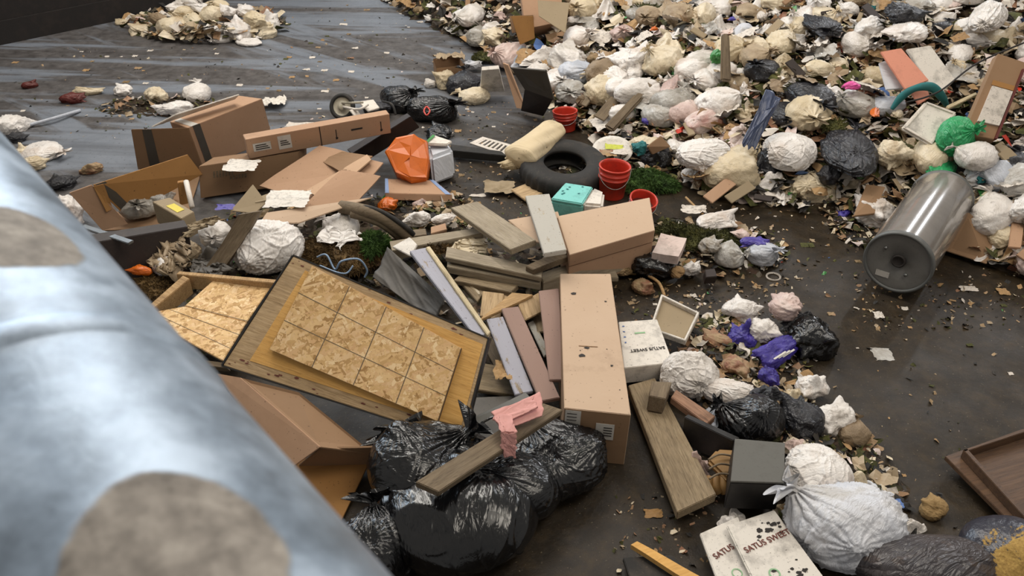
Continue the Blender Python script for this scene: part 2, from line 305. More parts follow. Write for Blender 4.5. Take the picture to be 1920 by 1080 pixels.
def tube(name, pts, r, mat, parent=None, label=None, cat=None, group=None, res=3, closed=False, radii=None):
    K = [Vector(p) for p in pts]; n = len(K); rd = radii or [1.0] * n; path = []; seg = 8 if n > 2 else 1
    for i in range(n if closed else n - 1):
        g = (lambda j: K[j % n]) if closed else (lambda j: K[max(0, min(n - 1, j))])
        a, b, c, d = g(i - 1), g(i), g(i + 1), g(i + 2)
        for q in range(seg):
            t = q / seg; path.append((0.5 * ((2*b) + (c - a) * t + (2*a - 5*b + 4*c - d) * t*t + (3*b - a - 3*c + d) * t**3), rd[i] * (1 - t) + rd[(i + 1) % n] * t))
    if not closed: path.append((K[-1], rd[-1]))
    m = 14; vs = []; N = len(path); base = K[0]; up = Vector((0.12, 0.07, 0.98))
    for i, (p, q) in enumerate(path):
        tg = (path[(i + 1) % N if closed else min(N - 1, i + 1)][0] - path[(i - 1) % N if closed else max(0, i - 1)][0]).normalized()
        x = tg.cross(up); x = x.normalized() if x.length > 1e-3 else Vector((1, 0, 0)); y = x.cross(tg).normalized(); up = y
        vs += [p - base + (x * math.cos(a * 6.28319 / m) + y * math.sin(a * 6.28319 / m)) * r * q for a in range(m)]
    fs = [(j % N * m + k, j % N * m + (k+1) % m, (j+1) % N * m + (k+1) % m, (j+1) % N * m + k) for j in range(N if closed else N - 1) for k in range(m)]
    if not closed: fs += [tuple(range(m))[::-1], tuple((N-1)*m + k for k in range(m))]
    o = link(name, mesh(name, vs, fs, mat, True), parent, loc=base)
    if label: setp(o, label, cat, group)
    return o
def lathe(name, prof, mat, mw, parent=None, n=48, label=None, cat=None, group=None, fm=None, mod=None):
    vs, fs = [], []
    for i, (r, z) in enumerate(prof):
        for k in range(n):
            a = k * 2 * math.pi / n; rr, zz = (r, z) if mod is None else mod(r, z, a, i); vs.append((rr * math.cos(a), rr * math.sin(a), zz))
    for i in range(len(prof) - 1):
        for k in range(n): fs.append((i*n+k, i*n+(k+1) % n, (i+1)*n+(k+1) % n, (i+1)*n+k))
    o = link(name, mesh(name, vs, fs, mat, True), parent, mw=mw)
    if label: setp(o, label, cat, group)
    return o
def text(name, s, q, size, u, v, mat, parent, ang=0.0):
    """lettering that lies on the face q, starting at u, v and running along q0->q1"""
    cu = bpy.data.curves.new(name, 'FONT'); cu.body = s; cu.size = size; cu.extrude = 0.0008; cu.offset = 0.0004
    tmp = bpy.data.objects.new('tmp', cu); COL.objects.link(tmp); dg = bpy.context.evaluated_depsgraph_get(); dg.update()
    me = bpy.data.meshes.new_from_object(tmp.evaluated_get(dg)); bpy.data.objects.remove(tmp); me.materials.clear(); me.materials.append(M[mat])
    sq = sub_quad(q, 0, 0, 1, 1, 0.004); o0 = (sq[0]*(1-u)+sq[1]*u)*(1-v)+(sq[3]*(1-u)+sq[2]*u)*v
    x = (q[1]-q[0]).normalized(); n = (q[1]-q[0]).cross(q[3]-q[0]).normalized()
    if (Vector((0, 0, CH)) - q[0]).dot(n) < 0: n = -n
    y = n.cross(x); mw = Matrix(((x.x, y.x, n.x, o0.x), (x.y, y.y, n.y, o0.y), (x.z, y.z, n.z, o0.z), (0, 0, 0, 1)))
    return link(name, me, parent, mw=mw @ Matrix.Rotation(ang, 4, 'Z'))
def drape(name, q, mat, amp=0.02, wob=0.03, parent=None, label=None, cat=None, group=None, seed=0, thick=0.004, n=36, k=6):
    """a soft sheet spanning four corners, with folds and a ragged outline"""
    nrm = (q[1]-q[0]).cross(q[3]-q[0]).normalized(); nrm = -nrm if nrm.z < 0 else nrm; g = np.linspace(0, 1, n); U_, V_ = np.meshgrid(g, g); u, v = U_.ravel(), V_.ravel()
    S = np.stack([u - .5, v - .5, 0 * u], 1); z = wav(S, k, seed, 3) * .8 + wav(S, k * .5, seed + 1, 3, False) * .6 + wav(S, k * 2.5, seed + 2, 4) * .35
    u2 = u + wob * 2 * wav(S, k * 1.5, seed + 3, 3, False) * 2; v2 = v + wob * 2 * wav(S, k * 1.5, seed + 4, 3, False) * 2
    c = q[0]; vs = []
    for i in range(n * n): a, b = u2[i], v2[i]; vs.append((q[0] * (1-a) + q[1] * a) * (1-b) + (q[3] * (1-a) + q[2] * a) * b + nrm * float(z[i]) * amp - c)
    fs = [(j*n+i, j*n+i+1, (j+1)*n+i+1, (j+1)*n+i) for j in range(n-1) for i in range(n-1)]
    o = link(name, mesh(name, vs, fs, mat, True), parent, loc=c); m = o.modifiers.new('thick', 'SOLIDIFY'); m.thickness = thick
    if label: setp(o, label, cat, group)
    return o
# ---- bag meshes: a body gathered into a knot with a flared end, or a loose crumpled lump
def wav(v, k, seed, n=5, ridged=True):
    r = np.random.RandomState(seed); out = np.zeros(len(v)); warp = np.sin(v @ (r.randn(3, 3) * k * 0.5) + r.rand(3) * 6) * 0.35
    for i in range(n):
        d = r.randn(3); d = d / np.linalg.norm(d) * k * r.uniform(0.6, 1.5); s = np.sin((v + warp) @ d + r.rand() * 6.283)
        out += (1 - np.abs(s)) ** 2 if ridged else s
    return out / n
def pinch_folds(D, p, n, seed, w):
    """creases that run together towards the point p"""
    t = np.cross(p, [0.3, 0.9, 0.2]); t /= np.linalg.norm(t); b = np.cross(p, t); a = np.arctan2(D @ b, D @ t); d = np.arccos(np.clip(D @ p, -1, 1))
    s = np.abs(np.sin(a * n / 2 + 0.9 * np.sin(a * 2 + seed) + 0.5 * np.sin(d * 4 + seed)))
    return (s - 0.6) * np.exp(-(d / w) ** 1.3) * np.clip(d / 0.12, 0, 1)
def bag_mesh(seed, tied=True, nu=60, nv=46, amp=1.0, folds=9, name='trash_bag', black=False, ears=0):
    r = np.random.RandomState(seed); ph = np.arange(nu) * 2 * np.pi / nu
    body = nv if not tied else int(nv * 0.78); TH = [np.pi - (np.pi - (0.30 if tied else 0.0)) * j / body for j in range(body + 1)]
    D = np.concatenate([np.stack([np.sin(th) * np.cos(ph), np.sin(th) * np.sin(ph), np.full(nu, np.cos(th))], 1) for th in TH]); tha = np.repeat(TH, nu)
    # contents push the film out in a few soft bulges, the film runs straight between them
    K = 9; P_ = r.randn(K, 3); P_ /= np.linalg.norm(P_, axis=1)[:, None]; hgt = r.uniform(0.75, 1.12, K)
    sup = (D @ P_.T) * hgt[None]; sharp = 7; rad = np.log(np.exp(sup * sharp).sum(1)) / sharp; rad = 0.62 + 0.45 * rad
    rad += 0.05 * amp * wav(D, 1.9, seed + 1, 4, False)
    cr = np.maximum.reduce([wav(D, 2.4 + 1.3 * q, seed + 20 + q, 1) ** 3 for q in range(4)]); rad += (0.03 if black else 0.075) * amp * (cr - 0.25)     # long taut ridges
    if not black: rad -= 0.035 * amp * np.maximum.reduce([wav(D, 4.5 + 2 * q, seed + 40 + q, 1) ** 6 for q in range(3)])
    pts = [r.randn(3) for _ in range(4)]
    for q, p in enumerate(pts):
        p[2] = abs(p[2]) * 0.7 - 0.1; p /= np.linalg.norm(p); rad += (0.075 if black else 0.11) * amp * pinch_folds(D, p, r.randint(22, 34) if black else r.randint(9, 17), seed + q, r.uniform(0.35, 0.6)); dd = np.arccos(np.clip(D @ p, -1, 1))
        rad += (0.16 if q < 2 else -0.14) * amp * np.exp(-(dd / 0.22) ** 2)
    for q in range(ears):
        p = r.randn(3); p[2] = abs(p[2]) * 0.6; p /= np.linalg.norm(p); dd = np.arccos(np.clip(D @ p, -1, 1)); rad += r.uniform(0.3, 0.75) * np.exp(-(dd / r.uniform(0.13, 0.24)) ** 1.4) + 0.10 * pinch_folds(D, p, r.randint(7, 12), seed + q, 0.7)
    for q in range(ears):
        p = r.randn(3); p /= np.linalg.norm(p); rad -= 0.30 * np.exp(-(np.arccos(np.clip(D @ p, -1, 1)) / 0.42) ** 2)
    if tied: fw = np.abs(np.sin(np.tile(ph, body + 1) * folds / 2 + 0.7 * np.sin(np.tile(ph, body + 1) * 2 + seed))); rad += 0.20 * amp * np.exp(-tha / 0.5) * (fw - 0.5)
    X = D * rad[:, None]
    if tied:
        sh = np.exp(-(tha / 0.5) ** 2); X[:, 2] += 0.18 * sh; X[:, :2] *= (1 - 0.55 * sh)[:, None]
    ringz = X.reshape(-1, nu, 3)
    if tied:
        last = ringz[-1]; zc = last[:, 2].mean(); cx = last[:, :2].mean(0); extra = []; ex = nv - body
        for j in range(1, ex + 1):
            t = j / ex; rr = 0.085 + 0.02 * np.sin(ph * 5) if t < 0.3 else 0.085 + 0.30 * (t - 0.3) / 0.7
            rr = rr * (1 + (0.5 if t > 0.3 else 0.1) * np.sin(ph * 6 + seed + 3 * t)); z = zc + 0.04 + t * 0.36 + 0.06 * np.sin(ph * 3 + seed) * t
            extra.append(np.stack([cx[0] + rr * np.cos(ph) + 0.16 * t * t, cx[1] + rr * np.sin(ph) * 0.6, np.broadcast_to(z, (nu,))], 1))
        ringz = np.concatenate([ringz, np.array(extra)])
    n = len(ringz); X = ringz.reshape(-1, 3)
    R = Euler((r.uniform(0.5, 1.3), r.uniform(-0.3, 0.3), r.uniform(0, 6.28))).to_matrix(); X = X @ np.array(R).T
    X[:, 2] = np.where(X[:, 2] < -0.55, -0.55 + (X[:, 2] + 0.55) * 0.25, X[:, 2])
    fs = [(j*nu+k, j*nu+(k+1) % nu, (j+1)*nu+(k+1) % nu, (j+1)*nu+k) for j in range(n - 1) for k in range(nu)]
    return mesh(name, X, fs, 'bag_white', True)
BT = [bag_mesh(100 + i * 7, True, amp=rnd.uniform(0.8, 1.3), folds=rnd.choice((7, 9, 11))) for i in range(12)]
BL = [bag_mesh(300 + i * 7, False, amp=rnd.uniform(1.1, 1.7), ears=3 + i % 3) for i in range(16)]
BK = [bag_mesh(700 + i * 7, True, 220, 150, amp=1.0, folds=19, black=True) for i in range(6)]
BV = [bag_mesh(800 + i * 7, False, 120, 90, amp=0.4, black=True) for i in range(3)]
BF = [bag_mesh(500 + i * 7, i % 2 == 0, 190, 140, amp=0.95, folds=13) for i in range(6)]
def film_mesh(seed, n=44, name='trash_bag'):
    r = np.random.RandomState(seed); g = np.linspace(-1, 1, n); X, Y = np.meshgrid(g, g); x, y = X.ravel(), Y.ravel(); q = np.maximum(np.abs(x), np.abs(y)) / np.maximum(1e-6, np.hypot(x, y)); x, y = x * q, y * q
    S = np.stack([x, y, 0 * x], 1); rr = np.hypot(x, y); a = np.arctan2(y, x); out = 1 + 0.16 * np.sin(a * 3 + seed) + 0.12 * np.sin(a * 5 + 2 * seed) + 0.10 * np.sin(a * 8 + seed)
    K = r.uniform(-0.5, 0.5, (5, 2)); hh = sum(np.exp(-((x - k[0]) ** 2 + (y - k[1]) ** 2) / r.uniform(0.05, 0.22)) * r.uniform(0.4, 1.0) for k in K); hh = hh / hh.max()
    z = 1.25 * hh * (1 - rr ** 3 * 0.8) + 0.22 * (wav(S, 4.0, seed, 1) ** 2 - 0.3) + 0.16 * wav(S, 6.5, seed + 3, 2) + 0.07 * wav(S, 14, seed + 5, 3) - 0.55
    z += 0.16 * (np.abs(np.sin(a * r.randint(4, 8) + seed)) - 0.5) * np.clip(rr, 0, 1)
    V = np.stack([x * out, y * out, np.where(rr > 0.93, np.maximum(z - 0.35, -0.6), z)], 1)
    fs = [(j*n+i, j*n+i+1, (j+1)*n+i+1, (j+1)*n+i) for j in range(n-1) for i in range(n-1)]
    return mesh(name, V, fs, 'bag_white', True)
BD = [film_mesh(900 + 13 * i) for i in range(14)]
def bag(px, py, w, h, mat='bag_white', z=0.0, ang=0.0, seed=None, style='t', label=None, cat='trash bag', group=None, name='trash_bag', spin=None, surf=None):
    """w, h: how wide and high the bag looks; it rests with its underside at z"""
    seed = rnd.randrange(999) if seed is None else seed; lst = {'t': BT, 'l': BL, 'f': BF, 'k': BK, 'd': BD, 'v': BV}[style]; me = lst[seed % len(lst)]
    c0 = P(px, py, z) if surf is None else surf; s = FPX / (c0 - Vector((0, 0, CH))).dot(FW)
    a, c = w / s / 2 / 1.05, h / s / 2 / 1.08
    pos = P(px, py, z + c * 0.55) if surf is None else surf
    ca, sa = math.cos(math.radians(ang)), math.sin(math.radians(ang))
    g = (P(px + ca * 20, py - sa * 20, z) - P(px - ca * 20, py + sa * 20, z)); yaw = math.atan2(g.y, g.x)
    if ang: a = a * min(1.25, g.length * s / 40)
    o = bpy.data.objects.new(name, me); COL.objects.link(o); o.location = pos
    b = c * 1.12
    sp = 0 if spin is None else spin
    rot = Euler((0, 0, yaw)).to_matrix().to_4x4()
    o.matrix_basis = Matrix.Translation(pos) @ rot @ Matrix.Diagonal((a, b, c, 1)) @ Euler((0, 0, rnd.uniform(0, 6.28) if spin is None else sp)).to_matrix().to_4x4()
    o.material_slots[0].link = 'OBJECT'; o.material_slots[0].material = M[mat]
    return setp(o, label, cat, group)
def crumple_mesh(seed, n=16, amp=0.12, edge=0.1, name='scrap'):
    r = np.random.RandomState(seed); g = np.linspace(-0.5, 0.5, n); X, Y = np.meshgrid(g, g); v = np.stack([X.ravel(), Y.ravel(), np.zeros(n*n)], 1)
    z = amp * (wav(v, 7, seed, 5) * 1.3 + wav(v, 17, seed + 1, 5) * 0.5 + wav(v, 3, seed + 2, 3, False) * 0.8)
    v[:, 0] += edge * wav(v, 6, seed + 5, 4, False) + 0.03 * wav(v, 25, seed + 6, 3, False); v[:, 1] += edge * wav(v, 6, seed + 7, 4, False); v[:, 2] = z - z.min()
    fs = [(j*n+i, j*n+i+1, (j+1)*n+i+1, (j+1)*n+i) for j in range(n-1) for i in range(n-1)]
    return mesh(name, v, fs, 'paper_white', True)
CR = [crumple_mesh(40 + i, amp=0.10 + 0.05 * (i % 4)) for i in range(10)]
def scrap(px, py, w, h, mat='paper_white', z=0.0, seed=None, label=None, cat='litter', group=None, name='paper_scrap', tilt=0.0, ang=0.0, surf=None, flat=1.0):
    seed = rnd.randrange(999) if seed is None else seed; c0 = P(px, py, z) if surf is None else surf; s = FPX / (c0 - Vector((0, 0, CH))).dot(FW)
    o = bpy.data.objects.new(name, CR[seed % len(CR)]); COL.objects.link(o)
    a = w / s; b = h / s / 0.72
    o.matrix_basis = Matrix.Translation(c0) @ Euler((tilt, 0, math.radians(ang))).to_matrix().to_4x4() @ Matrix.Diagonal((a, b, min(a, b) * flat, 1))
    o.material_slots[0].link = 'OBJECT'; o.material_slots[0].material = M[mat]
    return setp(o, label, cat, group)
def moss_clump(px, py, w, h, mat, z, label, n=900, seed=1, ht=0.5, name='moss_clump', cat='moss', surf=None):
    r = np.random.RandomState(seed); c0 = P(px, py, z) if surf is None else surf; s = FPX / (c0 - Vector((0, 0, CH))).dot(FW); a, b, c = w / s / 2, h / s / 2 / 0.75, h / s / 2 * ht
    vs, fs = [], []; nu, nv = 30, 12
    for j in range(nv + 1):
        th = math.pi / 2 * (1 - j / nv)
        for k in range(nu):
            ph = k * 2 * math.pi / nu; q = 1 + 0.18 * math.sin(ph * 3 + seed) + 0.1 * math.sin(ph * 7 + j)
            vs.append((a * q * math.sin(th) * math.cos(ph), b * q * math.sin(th) * math.sin(ph), c * math.cos(th) * (1 + 0.15 * math.sin(ph * 4 + j)) ))
    for j in range(nv):
        for k in range(nu): fs.append((j*nu+k, j*nu+(k+1) % nu, (j+1)*nu+(k+1) % nu, (j+1)*nu+k))
    for i in range(n * 3):
        th = math.acos(r.uniform(0.0, 1)); ph = r.uniform(0, 6.283); nn = Vector((math.sin(th) * math.cos(ph), math.sin(th) * math.sin(ph), math.cos(th)))
        q = 1 + 0.18 * math.sin(ph * 3 + seed); base = Vector((a * nn.x * q, b * nn.y * q, c * nn.z)); d = (nn + Vector(r.uniform(-1, 1, 3)) * 0.9).normalized(); L = r.uniform(0.02, 0.065)
        sd = d.cross(Vector(r.uniform(-1, 1, 3))).normalized() * 0.0035; k = len(vs); tip = base + d * L + Vector((0, 0, -0.3 * L))
        vs += [base - sd, base + sd, base + d * L * 0.6 + sd, tip]; fs.append((k, k+1, k+2, k+3))
    o = link(name, mesh(name, vs, fs, mat), loc=c0 ); return setp(o, label, cat)
SH = ['paper_white', 'paper_tan', 'bag_tan', 'card_brown', 'moss', 'bag_cream', 'black_rubber', 'food', 'green_plastic', 'red_plastic', 'blue_paper', 'bag_pink']
SW = [24, 9, 11, 4, 20, 18, 12, 9, .5, .4, .6, 2]
def shard_field(name, pts, label, smin=0.02, smax=0.09, w=SW, seed=3):
    """pts: list of base positions; every one carries a small bent scrap.  Nobody could count them: stuff"""
    r = np.random.RandomState(seed); w = np.array(w, float); w /= w.sum(); vs, fs, fm = [], [], []
    for p in pts:
        R = np.array(Euler((r.uniform(-0.7, 0.7), r.uniform(-0.7, 0.7), r.uniform(0, 6.28))).to_matrix()); sz = smin + (smax - smin) * r.rand() ** 2.2; asp = r.uniform(0.3, 1.0)
        g = []
        for j in range(3):
            for i in range(3): g.append(((i - 1 + r.uniform(-0.3, 0.3)) * sz, (j - 1 + r.uniform(-0.3, 0.3)) * sz * asp, r.uniform(-0.4, 0.4) * sz * asp))
        g = np.array(g) @ R.T + np.array([p[0], p[1], p[2] + sz * 0.3]); k = len(vs); vs += g.tolist(); m = int(r.choice(len(w), p=w))
        for j in range(2):
            for i in range(2): fs.append((k+j*3+i, k+j*3+i+1, k+j*3+i+4, k+j*3+i+3)); fm.append(m)
    o = link(name, mesh(name, vs, fs, SH, False, fm)); return setp(o, label, 'debris', kind='stuff')

# ================================================================ THE SETTING
def floor():
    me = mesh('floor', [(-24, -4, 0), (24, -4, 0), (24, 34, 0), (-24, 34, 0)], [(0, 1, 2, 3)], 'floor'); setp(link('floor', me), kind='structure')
    a, b = P(0, 84), P(345, 12); d = (b - a).normalized(); n = Vector((-d.y, d.x, 0)); a2 = a - d * 9; b2 = b + d * 2.5
    q = [a2 + Vector((0, 0, 3.2)), b2 + Vector((0, 0, 3.2)), b2 + n * 0.35 + Vector((0, 0, 3.2)), a2 + n * 0.35 + Vector((0, 0, 3.2))]
    o = slab('wall_back', q, 3.2, 'push_wall', down=Vector((0, 0, -3.2)), bevel=0.01); setp(o, kind='structure')
    q = [a2 - n * 0.03 + Vector((0, 0, 0.3)), b2 - n * 0.03 + Vector((0, 0, 0.3)), b2 + Vector((0, 0, 0.3)), a2 + Vector((0, 0, 0.3))]
    o = slab('baseboard_back', q, 0.3, 'push_wall', down=Vector((0, 0, -0.3)), bevel=0.004); setp(o, kind='structure')
floor()

# ---- galvanised guard pipe in the foreground
def guard_pipe():
    Oc = Vector((0, 0, CH)); vp = ray(-690, -539).normalized()
    r1 = ray(735, 1080).normalized(); r2 = ray(-330, 1080).normalized()
    n1 = vp.cross(r1).normalized(); n2 = vp.cross(r2).normalized()
    m = (r1 - vp * r1.dot(vp)).normalized(); k = (r2 - vp * r2.dot(vp)).normalized(); mid = (m + k).normalized(); half = math.acos(max(-1, min(1, m.dot(k)))) / 2
    rad = 0.11; D = rad / math.sin(half); foot = Oc + mid * D
    x = mid; z = vp; y = z.cross(x).normalized()
    mw = Matrix(((x.x, y.x, z.x, foot.x), (x.y, y.y, z.y, foot.y), (x.z, y.z, z.z, foot.z), (0, 0, 0, 1))); inv = mw.inverted()
    def hit(px, py):
        d = inv.to_3x3() @ ray(px, py); o = inv @ Oc; a = d.x**2 + d.y**2; b = 2 * (o.x*d.x + o.y*d.y); c = o.x**2 + o.y**2 - rad**2; dd = b*b - 4*a*c
        if dd < 0: return None
        return o + d * ((-b - math.sqrt(dd)) / (2 * a))
    p1 = hit(330, 1040); p2 = hit(20, 440); p3 = hit(250, 610)
    n = NT('galvanised'); tc = n.n('TexCoord'); v = tc.outputs['Object']
    def near(p, r0, r1, sc=(1, 1, 1)):
        vm = n.n('VectorMath', operation='SUBTRACT'); n.l(v, vm.inputs[0]); vm.inputs[1].default_value = p; ms = n.n('VectorMath', operation='MULTIPLY'); n.l(vm.outputs[0], ms.inputs[0]); ms.inputs[1].default_value = sc
        ln = n.n('VectorMath', operation='LENGTH'); n.l(ms.outputs[0], ln.inputs[0]); w = n.math('ADD', ln.outputs['Value'], n.math('MULTIPLY', n.math('SUBTRACT', n.noise(v, 25, 3), 0.5), 0.016))
        mr = n.n('MapRange'); mr.inputs[1].default_value = r0; mr.inputs[2].default_value = r1; mr.inputs[3].default_value = 1; mr.inputs[4].default_value = 0; n.l(w, mr.inputs[0]); return mr.outputs[0]
    w = n.math('MAXIMUM', near(p1, 0.040, 0.043, (1, 1, 0.8)), near(p2, 0.040, 0.043, (1, 1, 0.8)))
    f = n.noise(v, 18, 7, 0.65); g = n.noise(v, 55, 5, 0.7)
    base = n.ramp(f, [(0.34, '6f7b88'), (0.5, '8c9aaa'), (0.66, 'aab8c8')]); worn = n.ramp(g, [(0.3, '5a544d'), (0.5, '827b73'), (0.7, 'a09990')])
    dk = n.ramp(n.noise(v, 42, 4, 0.7), [(0.70, 0.0), (0.74, 1.0)]); base = n.mix(n.math('MULTIPLY', dk, 0.5), base, '3a3d42')
    c = n.mix(w, base, worn); ro = n.mix(w, n.ramp(f, [(0.3, 0.36), (0.7, 0.52)]), (0.8, 0.8, 0.8, 1)); me_ = n.mix(w, (0.45, 0.45, 0.45, 1), (0.1, 0.1, 0.1, 1))
    n.bump(n.math('ADD', n.math('MULTIPLY', w, 0.4), n.math('MULTIPLY', f, 0.5)), 0.25, 0.01); M['galv'] = n.fin(c, ro, me_)
    t = setp(lathe('guard_pipe', [(rad, -1.0 + 0.1 * i) for i in range(75)], 'galv', mw, n=96), 'thick galvanised steel guard pipe with worn patches, out of focus in the foreground', 'pipe')
    ring = lathe('pipe_joint', [(rad, -0.012), (rad + 0.0022, -0.007), (rad + 0.0022, 0.007), (rad, 0.012)], 'galv', mw @ Matrix.Translation(Vector((0, 0, p3.z))), n=96); adopt(ring, t)
    return t
guard_pipe()

# ================================================================ THE BIG HEAP (upper right)
HB = [P(*c) for c in [(640, -70), (705, -5), (760, 30), (860, 75), (985, 150), (1035, 215), (1130, 275), (1240, 330), (1330, 372), (1480, 395), (1590, 405), (1690, 440), (1800, 480), (1920, 525), (2150, 560)]]
HP = np.array([(v.x, v.y) for v in HB] + [(16, 5), (16, 26), (1, 26)])
def heap_d(x, y):
    ins = False; dm = 1e9; n = len(HP); nb = len(HB)
    for i in range(n):
        a = HP[i]; b = HP[(i+1) % n]
        if (a[1] > y) != (b[1] > y) and x < (b[0]-a[0]) * (y-a[1]) / (b[1]-a[1]) + a[0]: ins = not ins
        if i < nb - 1:
            ab = b - a; t = max(0, min(1, ((x-a[0])*ab[0] + (y-a[1])*ab[1]) / (ab @ ab))); dm = min(dm, math.hypot(a[0]+t*ab[0]-x, a[1]+t*ab[1]-y))
    return dm if ins else -dm
def heap_z(x, y):
    d = heap_d(x, y)
    if d <= -0.15: return 0.0
    d = max(d, 0); h = 2.3 * (1 - math.exp(-0.42 * d / 2.3)) + 0.10 * min(1, d * 2)
    return h + 0.10 * min(1, d) * (math.sin(x * 2.3 + 1) * math.sin(y * 1.9) + 0.6 * math.sin(x * 4.7 + y * 3.1))
GX0, GY0, GS = -5.0, 3.5, 0.1
GZ = np.array([[heap_z(GX0 + i * GS, GY0 + j * GS) for i in range(215)] for j in range(230)]); GL = GZ.tolist(); heap_exact = heap_z
def heap_z(x, y):
    u, v = (x - GX0) / GS, (y - GY0) / GS
    if u < 0 or v < 0 or u >= 213 or v >= 228: return 0.0
    i, j = int(u), int(v); u -= i; v -= j; a, b = GL[j], GL[j+1]
    return (a[i]*(1-u) + a[i+1]*u) * (1-v) + (b[i]*(1-u) + b[i+1]*u) * v
def hit_heap(px, py, off=0.0):
    d = ray(px, py); o = Vector((0, 0, CH)); t = 3.0; st = 0.12
    while t < 40:
        p = o + d * t
        if p.z < heap_z(p.x, p.y) + off:
            lo, hi = t - st, t
            for _ in range(7):
                m = (lo + hi) / 2; q = o + d * m
                if q.z < heap_z(q.x, q.y) + off: hi = m
                else: lo = m
            return o + d * hi
        t += st
    return o + d * 20
def heap_base():
    xs = np.arange(-4.4, 14.0, 0.13); ys = np.arange(4.8, 22.0, 0.13); vs = []; ix = {}; fs = []
    r = np.random.RandomState(5)
    for j, y in enumerate(ys):
        for i, x in enumerate(xs):
            z = heap_z(x, y)
            if z > 0.0 or heap_d(x, y) > -0.2: ix[(i, j)] = len(vs); vs.append((x + r.uniform(-.03, .03), y + r.uniform(-.03, .03), z - 0.06 + r.uniform(-0.04, 0.05) if z > 0.06 else z - 0.02))
    for (i, j) in ix:
        k = [(i, j), (i+1, j), (i+1, j+1), (i, j+1)]
        if all(q in ix for q in k): fs.append(tuple(ix[q] for q in k))
    o = link('refuse_heap', mesh('refuse_heap', vs, fs, 'muck', True))
    setp(o, 'brown mass of soil, food waste and crushed refuse under the big heap', 'refuse', kind='stuff')
heap_base()
def facing(cx, cy, off, pts, tilt=0.35):
    """corner points that lie in one plane through the heap at cx, cy: lets a stiff sheet be placed by its outline"""
    c = hit_heap(cx, cy, off); n = Vector((0, -math.sin(tilt), math.cos(tilt))); O = Vector((0, 0, CH)); out = []
    for x, y in pts: d = ray(x, y); out.append(O + d * ((c - O).dot(n) / d.dot(n)))
    return out
AVOID = [(1395, 1455, 150, 290), (1525, 1665, 215, 350), (1645, 1790, 75, 200), (1685, 1800, 180, 285), (1765, 1830, 195, 330), (1800, 1925, 90, 265), (1785, 1915, 5, 60), (940, 1075, -20, 110), (1610, 1830, 320, 560), (1475, 1605, 310, 395), (1425, 1535, 235, 330), (1270, 1380, 245, 335), (1790, 1875, 255, 330), (1640, 1705, 250, 320)]
LANDM = [((980, 60), 'beside the box at the heap left end'), ((1130, 200), 'on the slope above the upper red bucket'), ((1300, 60), 'high up, left of centre'), ((1330, 220), 'on the slope left of the navy sheet'),
         ((1480, 60), 'high on the heap above the navy sheet'), ((1560, 160), 'between the navy sheet and the salmon board'), ((1700, 40), 'on the heap above the salmon pink board'), ((1850, 60), 'in the top right corner of the heap'),
         ((1530, 300), 'at the foot of the heap beside the black bag'), ((1700, 300), 'on the heap just behind the grey tank'), ((1880, 400), 'at the right edge behind the grey tank'), ((1300, 320), 'at the heap foot behind the red buckets'), ((850, 50), 'along the thin far left end of the heap')]
CNAME = {'bag_white': 'white plastic', 'bag_cream': 'cream plastic', 'bag_pink': 'pinkish white plastic', 'bag_clear': 'grey translucent', 'bag_tan': 'brown paper', 'bag_blue': 'bluish white plastic', 'bag_dirtyblack': 'dirty black plastic', 'bag_green': 'green plastic'}
